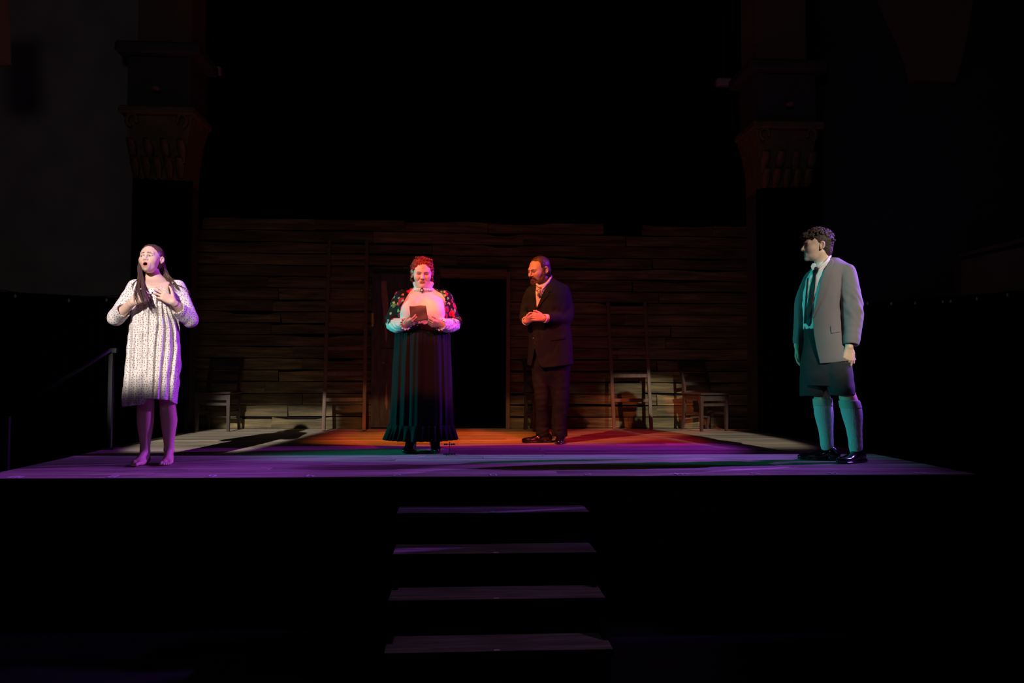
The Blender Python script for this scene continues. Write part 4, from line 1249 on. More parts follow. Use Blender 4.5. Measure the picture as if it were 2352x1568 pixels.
    def fold(P, ang):
        d = np.zeros(len(P), f32)
        fr_ = np.clip(-(P[:, 1] - 0.02) / 0.05, 0, 1)
        for zz, xx, dep, wd in FC:
            xc = np.interp(P[:, 2], zz, xx); wt = np.clip((zz[-1] + 0.05 - P[:, 2]) / 0.06, 0, 1) * np.clip((P[:, 2] - zz[0] + 0.08) / 0.08, 0, 1)
            u = (P[:, 0] - xc) / wd
            d += dep * wt * fr_ * (np.exp(-u * u) - 0.55 * np.exp(-((np.abs(u) - 2.0) / 1.1) ** 2))
        lower = np.clip((z_hi - P[:, 2]) / (z_hi - z_lo), 0, 1)
        d += 0.003 * lower * np.sin(ang * 11 + 1.5 * np.sin(ang * 3))
        return d.astype(f32)
    rowsD = [(641, 326, 390, 0.07, 0.03), (650, 314, 400, 0.098, 0.015), (668, 305, 409, 0.125, 0.0), (700, 304, 406, 0.138, -0.005), (745, 298, 411, 0.14, 0.0), (800, 291, 414, 0.145, 0.005),
             (840, 288, 416, 0.15, 0.01), (880, 283, 412, 0.155, 0.01), (911, 279, 408, 0.16, 0.01), (946, 281, 404, 0.16, 0.01)]
    D = Field()
    D.loft(p.fr.secs(rowsD), 0.02, 'u', 2.2, fold)
    for sh, el, cu in ((q(313, 660, 0.01), q(267, 729, -0.015), q(283, 714, -0.105)), (q(407, 662, 0.01), q(437, 733, -0.015), q(410, 709, -0.120))):
        D.cap(sh, el, 0.062, 0.057, 0.035)
        D.cap(el, cu, 0.057, 0.052, 0.02)
    w1 = wob(38, 0.0028, 3)
    D.fn(w1, None, 0, 0, 'd')
    # gathers radiating from the two hands
    for hx, hy in ((322, 684), (372, 680)):
        c = q(hx, hy, -0.14)
        def gat(P, c=c):
            dx = P[:, 0] - c[0]; dz = P[:, 2] - c[2]; r = np.sqrt(dx * dx + dz * dz) + 1e-4
            return (0.0030 * np.sin(np.arctan2(dz, dx) * 17) * np.exp(-((r - 0.09) / 0.06) ** 2) * (P[:, 1] < -0.03) * np.clip((0.02 - dz) / 0.03, 0, 1)).astype(f32)
        D.fn(gat, None, 0, 0, 'd')
    nk = poly2(p.fr.poly([(330, 630), (331, 650), (338, 655), (351, 657), (372, 656), (391, 649), (398, 640), (398, 590), (330, 590)], -0.125))
    D.fn(lambda P: np.maximum(nk(P), P[:, 1] - 0.045), None, 0, 0.004, 's')
    D.cap(q(355, 600, 0.03), q(355, 660, 0.035), 0.062, 0.062, 0.006, 's')
    hem = poly2(p.fr.poly([(240, 938), (282, 934), (306, 931), (331, 927), (338, 915), (360, 916), (388, 919), (404, 928), (440, 932), (440, 1010), (240, 1010)], -0.1))
    D.fn(hem, None, 0, 0.003, 's')
    inner = p.fr.secs([(r[0], r[1] + 10, r[2] - 10, r[3] - 0.04, r[4]) for r in rowsD if r[0] >= 800] + [(960, 291, 394, 0.12, 0.01)])
    D.loft(inner, 0.004, 's', 2.2)
    for el, cu in ((q(267, 729, -0.015), q(283, 714, -0.105)), (q(437, 733, -0.015), q(410, 709, -0.120))):   # cuff openings
        dv = (cu - el) / np.linalg.norm(cu - el)
        D.cap(cu + dv * 0.005, cu + dv * 0.12, 0.047, 0.047, 0.003, 's')
    lo, hi = bounds([q(246, 636, 0), q(456, 948, 0)], 0.02); lo[1] = -0.22; hi[1] = 0.22
    dress = p.part('nightdress', D.mesh(lo, hi, 0.0046), sprig_mat(), 'white cotton nightdress with small reddish brown sprigs')
    # placket with three dark buttons
    for bx, by in ((350, 672), (346, 676), (344.5, 688)):
        c = q(bx, by, -0.150)
        ys = np.linspace(-0.22, -0.05, 120); PP = np.stack([np.full(120, c[0]), ys, np.full(120, c[2])], 1).astype(f32)
        v = D(PP); k = np.argmax(v < 0); y0 = ys[k]
        MB().lathe([(0.001, -0.004), (0.0065, -0.003), (0.0065, 0.003), (0.001, 0.004)], (0, 0, 0), 10)
        m = MB(); m.lathe([(0.001, -0.004), (0.0065, -0.003), (0.0065, 0.003), (0.001, 0.004)], (0, 0, 0), 10)
        m.v = [np.array([c[0] + v_[0], y0 - 0.001 + v_[2], c[2] + v_[1]]) for v_ in m.v]
        m.build('button', mat('button_dark', (0.03, 0.02, 0.03), 0.3), dress, True)
    # hair: close cap, then long locks
    mh = mat('brown_hair', (0.055, 0.028, 0.017), 0.42, spec=0.5, noise=(60, (0.10, 0.055, 0.03), 2), stretch=(1, 1, 0.15))
    Hf = Field()
    def hcap(P):
        L = ((P - p.hcen) @ p.hR) / p.hs
        return L
    Hf.ell(h2((0, 0.024, 0.040)), np.array((0.081, 0.099, 0.082)) * p.hs, 0.01, p.hR)
    Hf.ell(h2((0, 0.055, 0.0)), np.array((0.074, 0.065, 0.075)) * p.hs, 0.03, p.hR)
    Hf.ell(h2((0, -0.085, -0.010)), np.array((0.066, 0.067, 0.091)) * p.hs, 0.006, p.hR, 's')
    Hf.ell(h2((0, -0.06, -0.075)), np.array((0.10, 0.085, 0.075)) * p.hs, 0.008, p.hR, 's')
    for s_ in (-1, 1): Hf.ell(h2((s_ * 0.085, 0.006, -0.006)), np.array((0.020, 0.024, 0.036)) * p.hs, 0.006, p.hR, 's')
    gr = lambda P: (0.0004 * np.sin(((P - p.hcen) @ p.hR)[:, 0] * 300 + 4 * np.sin(((P - p.hcen) @ p.hR)[:, 2] * 30))).astype(f32)
    Hf.fn(gr, None, 0, 0, 'd')
    lo, hi = bounds([h2((-0.1, -0.1, -0.12)), h2((0.1, 0.14, 0.13)), h2((0.1, -0.1, 0.13)), h2((-0.1, 0.14, -0.12))], 0.03)
    hair = p.part('hair', Hf.mesh(lo, hi, 0.003), mh, 'long dark brown hair worn loose')
    L1 = [h2((-0.070, 0.03, 0.03)), q(319, 612, 0.03), q(321, 632, -0.03), q(319, 648, -0.105), q(318, 664, -0.19), q(323, 682, -0.26), q(331, 698, -0.275)]
    L1b = [h2((-0.070, 0.04, 0.0)), q(323, 618, 0.03), q(326, 640, -0.06), q(328, 660, -0.175), q(333, 680, -0.255), q(339, 700, -0.27)]
    L1c = [h2((-0.070, 0.04, 0.0)), q(319, 625, 0.03), q(317, 648, -0.09), q(311, 672, -0.19), q(310, 688, -0.265), q(315, 697, -0.28)]
    L2 = [h2((0.070, 0.045, 0.02)), q(377, 612, 0.04), q(382, 630, 0.05), q(391, 645, 0.03), q(402, 656, -0.055), q(412, 672, -0.055)]
    L3 = [h2((0.070, 0.05, 0.01)), q(373, 620, 0.05), q(379, 636, 0.045), q(388, 650, -0.06), q(394, 672, -0.125), q(396, 700, -0.16), q(397, 714, -0.16)]
    L4 = [h2((0.05, 0.09, 0.03)), q(374, 625, 0.09), q(388, 640, 0.10), q(404, 650, 0.06), q(424, 664, 0.03), q(432, 684, 0.02)]
    L5 = [h2((0.0, 0.11, 0.03)), q(358, 625, 0.11), q(364, 645, 0.11), q(372, 670, 0.14), q(376, 700, 0.16)]
    strands(p, 'hair_locks', [(L1, 0.55), (L1b, 0.75), (L1c, 0.12), (L2, 0.9), (L3, 0.45), (L4, 0.7), (L5, 1.0)], mh, 110, 0.0095, 0.0019, 5, hair)
    comb = []
    for ph in np.linspace(-1.25, 1.25, 46):
        path = []
        for t in np.linspace(0.85 + 0.25 * abs(ph), 3.0, 7):
            dv = np.array([math.sin(ph) * (0.75 + 0.25 * math.sin(t)), -math.cos(t) * math.cos(ph), math.sin(t) * math.cos(ph) + 0.1 * abs(ph)])
            dv /= np.linalg.norm(dv)
            path.append(h2((0.0815 * dv[0], 0.024 + 0.0995 * dv[1], 0.040 + 0.0825 * dv[2])))
        comb.append((path, 1.0))
    strands(p, 'combed_hair', comb, mh, 4, 0.0028, 0.0018, 15, hair)
    # wavy wisps on the left shoulder and over the right sleeve
    strands(p, 'hair_wisps', [([q(319, 640, -0.09), q(308, 650, -0.10), q(303, 664, -0.11), q(306, 676, -0.13)], 0.5), ([q(396, 652, -0.05), q(412, 656, -0.05), q(426, 664, -0.03), q(434, 676, -0.03)], 0.7)], mh, 14, 0.006, 0.0013, 9, hair)
    return p

def sprig_mat():
    m = bpy.data.materials.new('sprigged_cotton'); m.use_nodes = True
    nt = m.node_tree; b = nt.nodes['Principled BSDF']; b.inputs['Roughness'].default_value = 0.85; b.inputs['Specular IOR Level'].default_value = 0.2
    tc = nt.nodes.new('ShaderNodeTexCoord')
    last = (0.66, 0.635, 0.615)
    prev = None
    sp_ = nt.nodes.new('ShaderNodeSeparateXYZ'); nt.links.new(tc.outputs['Object'], sp_.inputs[0])
    sn_ = nt.nodes.new('ShaderNodeSeparateXYZ'); nt.links.new(tc.outputs['Normal'], sn_.inputs[0])
    ab = nt.nodes.new('ShaderNodeMath'); ab.operation = 'ABSOLUTE'; nt.links.new(sn_.outputs[1], ab.inputs[0])
    gt = nt.nodes.new('ShaderNodeMath'); gt.operation = 'GREATER_THAN'; gt.inputs[1].default_value = 0.5; nt.links.new(ab.outputs[0], gt.inputs[0])
    sx = nt.nodes.new('ShaderNodeMix'); nt.links.new(gt.outputs[0], sx.inputs[0]); nt.links.new(sp_.outputs[1], sx.inputs[2]); nt.links.new(sp_.outputs[0], sx.inputs[3])
    cb = nt.nodes.new('ShaderNodeCombineXYZ'); nt.links.new(sx.outputs[0], cb.inputs[0]); nt.links.new(sp_.outputs[2], cb.inputs[1])
    for scale, thr, col, off in ((58.0, 0.20, (0.30, 0.085, 0.07), 0.0), (70.0, 0.10, (0.30, 0.21, 0.18), 3.3)):
        mp = nt.nodes.new('ShaderNodeMapping'); mp.inputs['Location'].default_value = (off, off, off)
        vo = nt.nodes.new('ShaderNodeTexVoronoi'); vo.voronoi_dimensions = '2D'; vo.inputs['Scale'].default_value = scale; vo.inputs['Randomness'].default_value = 0.6
        nt.links.new(cb.outputs[0], mp.inputs[0]); nt.links.new(mp.outputs[0], vo.inputs['Vector'])
        nz = nt.nodes.new('ShaderNodeTexNoise'); nz.inputs['Scale'].default_value = 160
        nt.links.new(tc.outputs['Object'], nz.inputs['Vector'])
        ad = nt.nodes.new('ShaderNodeMath'); ad.operation = 'MULTIPLY_ADD'; ad.inputs[1].default_value = 0.2; 
        nt.links.new(nz.outputs[0], ad.inputs[0]); nt.links.new(vo.outputs['Distance'], ad.inputs[2])
        lt = nt.nodes.new('ShaderNodeMapRange'); lt.inputs['From Min'].default_value = thr + 0.10 + 0.05; lt.inputs['From Max'].default_value = thr + 0.10 - 0.05
        nt.links.new(ad.outputs[0], lt.inputs['Value'])
        mx = nt.nodes.new('ShaderNodeMix'); mx.data_type = 'RGBA'
        nt.links.new(lt.outputs[0], mx.inputs[0])
        if prev is None: mx.inputs[6].default_value = (*last, 1)
        else: nt.links.new(prev, mx.inputs[6])
        mx.inputs[7].default_value = (*col, 1)
        prev = mx.outputs[2]
    nt.links.new(prev, b.inputs['Base Color'])
    return m
girl()

# ------------------------------------------------------------------ 2: woman in black reading a letter
def shawl_mat():
    m = bpy.data.materials.new('flowered_shawl'); m.use_nodes = True
    nt = m.node_tree; b = nt.nodes['Principled BSDF']; b.inputs['Roughness'].default_value = 0.8; b.inputs['Specular IOR Level'].default_value = 0.2
    tc = nt.nodes.new('ShaderNodeTexCoord')
    nz = nt.nodes.new('ShaderNodeTexNoise'); nz.inputs['Scale'].default_value = 42; nz.inputs['Detail'].default_value = 2
    nt.links.new(tc.outputs['Object'], nz.inputs['Vector'])
    dn = nt.nodes.new('ShaderNodeVectorMath'); dn.operation = 'MULTIPLY_ADD'; dn.inputs[1].default_value = (0.035, 0.035, 0.035)
    nt.links.new(nz.outputs['Color'], dn.inputs[0]); nt.links.new(tc.outputs['Object'], dn.inputs[2])
    prev = None
    # each layer: voronoi scale, petal size, noise weight, share of cells that carry it, colours a/b, offset
    for scale, thr, nwt, share, ca, cb_, off in ((19, 0.40, 0.34, 0.60, (0.12, 0.22, 0.04), (0.05, 0.30, 0.09), 5.1), (30, 0.40, 0.3, 0.42, (0.50, 0.34, 0.05), (0.15, 0.48, 0.26), 1.7),
                                                 (15, 0.44, 0.25, 0.60, (0.66, 0.015, 0.05), (0.40, 0.008, 0.03), 9.2)):
        mp = nt.nodes.new('ShaderNodeMapping'); mp.inputs['Location'].default_value = (off, off * 0.7, off * 1.3); mp.inputs['Scale'].default_value = (1, 0.6, 1)
        nt.links.new(dn.outputs[0], mp.inputs[0])
        vo = nt.nodes.new('ShaderNodeTexVoronoi'); vo.inputs['Scale'].default_value = scale
        nt.links.new(mp.outputs[0], vo.inputs['Vector'])
        ad = nt.nodes.new('ShaderNodeMath'); ad.operation = 'MULTIPLY_ADD'; ad.inputs[1].default_value = nwt
        nt.links.new(nz.outputs[0], ad.inputs[0]); nt.links.new(vo.outputs['Distance'], ad.inputs[2])
        lt = nt.nodes.new('ShaderNodeMath'); lt.operation = 'LESS_THAN'; lt.inputs[1].default_value = thr + nwt * 0.5
        nt.links.new(ad.outputs[0], lt.inputs[0])
        se = nt.nodes.new('ShaderNodeSeparateColor'); nt.links.new(vo.outputs['Color'], se.inputs[0])
        ls = nt.nodes.new('ShaderNodeMath'); ls.operation = 'LESS_THAN'; ls.inputs[1].default_value = share; nt.links.new(se.outputs[0], ls.inputs[0])
        mu = nt.nodes.new('ShaderNodeMath'); mu.operation = 'MULTIPLY'; nt.links.new(lt.outputs[0], mu.inputs[0]); nt.links.new(ls.outputs[0], mu.inputs[1])
        cm = nt.nodes.new('ShaderNodeMix'); cm.data_type = 'RGBA'; cm.inputs[6].default_value = (*ca, 1); cm.inputs[7].default_value = (*cb_, 1)
        mr = nt.nodes.new('ShaderNodeMapRange'); mr.inputs['From Min'].default_value = 0.4; mr.inputs['From Max'].default_value = 0.6
        nt.links.new(nz.outputs[0], mr.inputs['Value']); nt.links.new(mr.outputs[0], cm.inputs[0])
        mx = nt.nodes.new('ShaderNodeMix'); mx.data_type = 'RGBA'; nt.links.new(mu.outputs[0], mx.inputs[0])
        if prev is None: mx.inputs[6].default_value = (0.008, 0.007, 0.008, 1)
        else: nt.links.new(prev, mx.inputs[6])
        nt.links.new(cm.outputs[2], mx.inputs[7]); prev = mx.outputs[2]
    nt.links.new(prev, b.inputs['Base Color'])
    return m

def curls(F, H2, pts, rs, rng_, R, k=0.004):
    for c in pts:
        r = rng_.uniform(*rs)
        F.ell(H2(c), np.array((r, r * rng_.uniform(0.6, 1), r * rng_.uniform(0.7, 1.1))), k, R @ rotm(rng_.uniform(-60, 60), rng_.uniform(-60, 60), rng_.uniform(-60, 60)))

def woman():
    p = Person(968, 1036, 'red-haired woman in a black skirt and flowered shawl reading a letter')
    q = p.fr.q
    SK = (0.66, 0.45, 0.37)
    R = rotm(2, 16, 1)
    cen = q(970, 627, 0.0)
    nb = q(971, 664, 0.05)
    lo, hi = bounds([q(936, 584, 0), q(1006, 690, 0)], 0.0); lo[1] = -0.17; hi[1] = 0.17
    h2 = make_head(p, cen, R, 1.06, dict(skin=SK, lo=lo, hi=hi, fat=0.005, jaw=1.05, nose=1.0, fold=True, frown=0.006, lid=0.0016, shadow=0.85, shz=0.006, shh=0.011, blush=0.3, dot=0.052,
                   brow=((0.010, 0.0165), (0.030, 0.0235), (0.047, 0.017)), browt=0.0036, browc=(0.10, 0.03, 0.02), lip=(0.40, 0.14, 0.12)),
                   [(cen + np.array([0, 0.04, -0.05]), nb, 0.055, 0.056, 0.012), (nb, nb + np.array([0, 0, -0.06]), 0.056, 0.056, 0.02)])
    # hands holding the letter
    for side, el, wr, D, N, kw in ((1, q(904, 745, 0.0), q(930, 744, -0.26), (0.80, -0.55, 0.22), (-0.25, -0.55, -0.75), dict(curls=((30, 40, 20), (38, 45, 25), (44, 48, 28), (48, 48, 28)), thumb=(0.8, 0.3, -0.45), tcurl=8)),
                                   (-1, q(1040, 745, 0.0), q(1013, 745, -0.26), (-0.86, -0.48, 0.06), (0.25, -0.68, -0.66), dict(curls=((30, 40, 20), (38, 45, 25), (44, 48, 28), (48, 48, 28)), thumb=(0.8, 0.3, -0.45), tcurl=8))):
        F = Field()
        F.cap(el, wr, 0.040, 0.025, 0.006)
        pts = hand(F, wr, D, N, side, 0.92, **kw)
        lo, hi = bounds([el, wr] + pts, 0.05)
        V, Fc = F.mesh(lo, hi, 0.0028); p.skin(V, Fc, flat_col(V, SK))
    F = Field()
    F.loft(p.fr.secs([(690, 935, 1008, 0.09, 0.04), (705, 928, 1014, 0.12, 0.02), (750, 925, 1018, 0.12, 0.03), (800, 915, 1025, 0.14, 0.04), (860, 920, 1020, 0.14, 0.04)]))
    for a, b in ((925, 904), (1018, 1040)):
        F.limb([q(a + (4 if a < 960 else -4), 700, 0.03), q(b, 744, 0.0)], (0.05, 0.042), 0.03)
    for a, b in ((945, 943), (995, 998)):
        F.limb([q(a, 850, 0.04), q(b, 950, 0.03), q(b, 1020, 0.05)], (0.10, 0.07, 0.045), 0.05)
    lo, hi = bounds([q(890, 655, 0), q(1056, 1025, 0)], 0.02); lo[1] = -0.17; hi[1] = 0.22
    V, Fc = F.mesh(lo, hi, 0.011); p.skin(V, Fc, flat_col(V, SK))
    p.finish_body(M_SKIN)
    # blouse
    torso = p.fr.secs([(660, 950, 993, 0.050, 0.06), (668, 938, 1006, 0.062, 0.055), (677, 926, 1017, 0.098, 0.035), (692, 920, 1023, 0.152, 0.01), (715, 917, 1025, 0.185, -0.005), (735, 919, 1022, 0.175, 0.0), (757, 918, 1024, 0.16, 0.01)])
    B = Field(); B.loft(torso, 0.02, 'u', 2.3)
    B.ell(q(947, 715, -0.11), (0.105, 0.095, 0.095), 0.06); B.ell(q(995, 715, -0.11), (0.105, 0.095, 0.095), 0.06)
    B.fn(lambda P: 0.0007 * np.sin(P[:, 2] * 330 + 3 * np.sin(P[:, 0] * 14)).astype(f32) * np.exp(-((P[:, 2] - q(970, 690, 0)[2]) / 0.05) ** 2) * (P[:, 1] < 0), None, 0, 0, 'd')
    arms = []
    for sh, el, cu in ((q(926, 688, 0.03), q(903, 744, 0.005), q(929, 744, -0.23)), (q(1017, 688, 0.03), q(1041, 744, 0.005), q(1014, 745, -0.23))):
        B.limb([sh, (sh + el) / 2, el], (0.07, 0.066, 0.062), 0.03)
        B.limb([el, el * 0.55 + cu * 0.45 + np.array([0, 0, -0.012]), cu * 0.88 + el * 0.12, cu], (0.060, 0.060, 0.050, 0.033), 0.015)
        arms.append((sh, el, cu))
    w1 = wob(60, 0.004, 8)
    zel = q(970, 732, 0)[2]
    B.fn(lambda P: w1(P) * np.clip((zel - P[:, 2]) / 0.03, 0, 1), None, 0, 0, 'd')
    B.cap(q(971, 640, 0.03), q(971, 664, 0.04), 0.058, 0.06, 0.005, 's')
    lo, hi = bounds([q(880, 650, 0), q(1062, 766, 0)], 0.02); lo[1] = -0.34; hi[1] = 0.24
    mb_ = mat('white_blouse', (0.78, 0.75, 0.72), 0.75, spec=0.25, bump=(90, 0.08))
    blouse = p.part('blouse', B.mesh(lo, hi, 0.0048), mb_, 'white high-necked blouse with full sleeves')
    # ruffled collar and cuffs
    def ruffle(name, c, ax, r0, r1, h_, nw, amp, m, parent, seed=0, tilt=None):
        ax = np.array(ax, float); ax /= np.linalg.norm(ax); u = np.cross(ax, (0.3, 1, 0.2)); u /= np.linalg.norm(u); v = np.cross(ax, u)
        n = nw * 8; rows = 5; V = []
        for j in range(rows):
            t = j / (rows - 1)
            for i in range(n):
                a = 2 * math.pi * i / n; wv = math.sin(nw * a + 1.1 * math.sin(3 * a + seed))
                r = r0 + (r1 - r0) * t + amp * wv * t
                V.append(np.array(c) + r * (math.cos(a) * u + math.sin(a) * v) + ax * (h_ * t + amp * 0.6 * t * math.cos(nw * a + 1)))
        Fq = np.array([[j * n + i, j * n + (i + 1) % n, (j + 1) * n + (i + 1) % n, (j + 1) * n + i] for j in range(rows - 1) for i in range(n)])
        o = newmesh(name, V, Fq, m, parent, True); md = o.modifiers.new('thick', 'SOLIDIFY'); md.thickness = 0.003
        return o
    mr_ = mat('white_lace', (0.74, 0.72, 0.72), 0.8, spec=0.2)
    cc = q(972, 666, 0.035)
    tube = MB().tube([cc + np.array([0.069 * math.cos(a), 0.066 * math.sin(a) - 0.004, 0.006 * math.sin(a)]) for a in np.linspace(0, 2 * math.pi, 33)], 0.016, 8)
    co = tube.build('collar_band', mr_, blouse, True)
    ruffle('collar_ruffle', cc + np.array([0, 0.0, 0.004]), (0, 0.12, 1), 0.072, 0.088, 0.060, 26, 0.0065, mr_, blouse)
    ruffle('collar_frill', cc + np.array([0, -0.004, 0.004]), (0, -0.1, -1), 0.074, 0.092, 0.018, 28, 0.005, mr_, blouse, 2)
    for sh, el, cu in arms:
        d = (cu - el) / np.linalg.norm(cu - el)
        ruffle('cuff_ruffle', cu - d * 0.012, d, 0.034, 0.050, 0.045, 14, 0.007, mr_, blouse, 1)
        MB().tube([cu - d * 0.012 + 0.036 * (math.cos(a) * np.cross(d, (0, 0, 1)) + math.sin(a) * np.array((0, 0, 1.0))) for a in np.linspace(0, 2 * math.pi, 21)], 0.007, 6).build('cuff_band', mr_, blouse, True)
    # cameo brooch
    bc = cc + np.array([-0.011, -0.098, -0.012])
    m = MB().lathe([(0.002, -0.004), (0.015, -0.003), (0.015, 0.003), (0.002, 0.005)], (0, 0, 0), 14); m.v = [np.array([bc[0] + v[0], bc[1] - v[2], bc[2] + v[1] * 1.3]) for v in m.v]
    br = m.build('brooch', mat('brooch_metal', (0.05, 0.03, 0.02), 0.3, metal=0.6), blouse, True)
    m = MB().lathe([(0.001, 0.004), (0.008, 0.0045), (0.006, 0.008), (0.001, 0.0095)], (0, 0, 0), 12); m.v = [np.array([bc[0] + v[0], bc[1] - v[2], bc[2] + v[1] * 1.3]) for v in m.v]
    m.build('cameo', mat('cameo_ivory', (0.75, 0.62, 0.5), 0.4), br, True)
    # shawl over the shoulders
    S = Field()
    S.loft(torso, 0.02, 'u', 2.3, None, 0.016)
    S.ell(q(947, 712, -0.10), (0.115, 0.105, 0.10), 0.06); S.ell(q(995, 712, -0.10), (0.115, 0.105, 0.10), 0.06)
    for sh, el, cu in arms:
        S.limb([sh + np.array([0, 0.0, 0.006]), (sh + el) / 2, el + np.array([0, 0, 0.01])], (0.088, 0.083, 0.078), 0.03)
    w2 = wob(26, 0.005, 21); S.fn(w2, None, 0, 0, 'd')
    inn = Field(); inn.ops = [o for o in S.ops]
    S2 = Field(); S2.fn(lambda P: S(P), None, 0, 0)
    S2.fn(lambda P: -(inn(P) + f32(0.010)), None, 0, 0.002, 'i')
    opn = poly2(p.fr.poly([(950, 640), (946, 658), (931, 683), (920, 704), (917, 722), (914, 760), (1027, 760), (1024, 726), (1023, 682), (1013, 668), (1000, 658), (996, 640)], -0.16))
    S2.fn(lambda P: np.maximum(opn(P), P[:, 1] - 0.06), None, 0, 0.003, 's')
    zh = q(970, 732, -0.05)[2]
    S2.fn(lambda P: (zh + 0.012 * np.sin(P[:, 0] * 30) - P[:, 2]).astype(f32), None, 0, 0.003, 'i')
    S2.cap(q(971, 620, 0.04), q(971, 664, 0.04), 0.082, 0.085, 0.004, 's')
    lo, hi = bounds([q(878, 645, 0), q(1066, 745, 0)], 0.02); lo[1] = -0.26; hi[1] = 0.26
    sw = p.part('shawl', S2.mesh(lo, hi, 0.005), shawl_mat(), 'black shawl printed with red roses and green leaves')
    # fringe along its lower edge
    rg = random.Random(4); fr_m = MB()
    for a0, a1, y0, y1 in ((887, 916, -0.06, -0.13), (1026, 1060, -0.13, -0.06)):
        for i in range(26):
            t = rg.random(); pp = q(a0 + (a1 - a0) * t, 731, y0 + (y1 - y0) * t * 0.8)
            fr_m.tube([pp, pp + np.array([rg.gauss(0, 0.004), rg.gauss(0, 0.004), -0.02]), pp + np.array([rg.gauss(0, 0.008), rg.gauss(0, 0.008), -0.045])], 0.0015, 4)
    tag(fr_m.build('fringe', mat('black_fringe', (0.01, 0.01, 0.01), 0.8), sw), kind='stuff')
    # waistband with two buttons, skirt and ruffle
    mk = mat('black_cotton', (0.0065, 0.0085, 0.0095), 0.8, spec=0.15, bump=(120, 0.06))
    mw = mat('black_satin', (0.012, 0.010, 0.010), 0.35, spec=0.5)
    Wb = Field(); Wb.loft(p.fr.secs([(733, 921, 1021, 0.178, 0.0), (745, 921, 1021, 0.172, 0.005), (760, 915, 1026, 0.172, 0.01)]), 0.01, 'u', 2.3)
    lo, hi = bounds([q(905, 730, 0), q(1035, 764, 0)], 0.02); lo[1] = -0.22; hi[1] = 0.24
    wb = p.part('waistband', Wb.mesh(lo, hi, 0.005), mw)
    for by in (740, 747.5):
        c = q(958.6, by, -0.176)
        m = MB().lathe([(0.001, -0.003), (0.008, -0.002), (0.007, 0.004), (0.001, 0.006)], (0, 0, 0), 10); m.v = [np.array([c[0] + v[0], c[1] - v[2], c[2] + v[1]]) for v in m.v]
        m.build('button', mat('brass_button', (0.7, 0.42, 0.2), 0.25, metal=0.9), wb, True)
    rg = random.Random(12)
    # irregular pleat profile
    nA = 540; prof = np.zeros(nA); th = np.linspace(0, 2 * np.pi, nA, endpoint=False)
    for c in np.linspace(0, 2 * np.pi, 21)[:-1]:
        c += rg.uniform(-0.10, 0.10); w_ = rg.uniform(0.055, 0.15); hgt = rg.uniform(0.5, 1.25)
        dd = (th - c + np.pi) % (2 * np.pi) - np.pi
        prof += hgt * np.exp(-(dd / w_) ** 2)
    prof -= prof.mean()
    def skirt(rows, name, amp0, amp1, extra=None, parent=None):
        sec = p.fr.secs(rows); V = []; nr = 46
        Z = np.array([s_[0] for s_ in sec])[::-1]; G = [np.array([f_(s_) for s_ in sec])[::-1] for f_ in (lambda s_: (s_[1] + s_[2]) / 2, lambda s_: (s_[2] - s_[1]) / 2, lambda s_: s_[3], lambda s_: s_[4])]
        for j in range(nr + 1):
            t = j / nr; z = Z[-1] + (Z[0] - Z[-1]) * t
            cx, rx, ry, cy = [np.interp(z, Z, g) for g in G]
            a = amp0 + (amp1 - amp0) * t ** 0.6
            fine = 0.004 * np.sin(th * 47) * np.exp(-t * 9) if extra is None else extra(t)
            dr = a * prof + fine - a * 0.6
            V.append(np.stack([cx + (rx + dr) * np.cos(th), cy + (ry + dr) * np.sin(th), np.full(nA, z)], 1))
        V = np.concatenate(V)
        Fq = np.array([[j * nA + i, j * nA + (i + 1) % nA, (j + 1) * nA + (i + 1) % nA, (j + 1) * nA + i] for j in range(nr) for i in range(nA)])[:, ::-1]
        o = newmesh(name, V, Fq, mk, parent or p.root, True)
        md = o.modifiers.new('thick', 'SOLIDIFY'); md.thickness = 0.004
        return o
    sk = skirt([(757, 911, 1029, 0.185, 0.01), (768, 904, 1035, 0.215, 0.01), (785, 903, 1035, 0.235, 0.01), (840, 898, 1038, 0.245, 0.01), (930, 893, 1042, 0.255, 0.01), (983, 889, 1044, 0.26, 0.01)], 'skirt', 0.009, 0.034)
    sk['label'] = 'long gathered black skirt'
    skirt([(974, 891, 1043, 0.262, 0.01), (985, 888, 1045, 0.27, 0.01), (1009, 880, 1050, 0.285, 0.01)], 'hem_ruffle', 0.014, 0.016, lambda t: (0.004 + 0.014 * t) * np.sin(th * 31 + 1.3 * np.sin(5 * th)), sk)
    # boots
    mbt = mat('boot_leather', (0.008, 0.007, 0.008), 0.22, spec=0.6, coat=0.3)
    for a, d in ((q(944, 1020, 0.0), (-0.28, -1)), (q(999, 1020, 0.0), (0.06, -1))):
        a = a.copy(); a[1] = -0.05
        shoe(p, a, d, 0.245, 0.004, mbt, 'boot', hgt=0.13, wid=0.042)
    # hair: full head of curls pinned up
    mh = mat('red_hair', (0.30, 0.035, 0.014), 0.6, spec=0.2, noise=(90, (0.09, 0.012, 0.006), 2.5))
    Hf = Field()
    Hf.ell(h2((0, 0.022, 0.040)), np.array((0.084, 0.098, 0.086)) * p.hs, 0.01, p.hR)
    Hf.ell(h2((0, 0.055, 0.0)), np.array((0.076, 0.065, 0.075)) * p.hs, 0.02, p.hR)
    Hf.ell(h2((0, -0.085, -0.012)), np.array((0.064, 0.066, 0.088)) * p.hs, 0.006, p.hR, 's')
    for s_ in (-1, 1): Hf.ell(h2((s_ * 0.088, 0.004, -0.006)), np.array((0.020, 0.024, 0.036)) * p.hs, 0.006, p.hR, 's')
    r_ = random.Random(3); pts = []
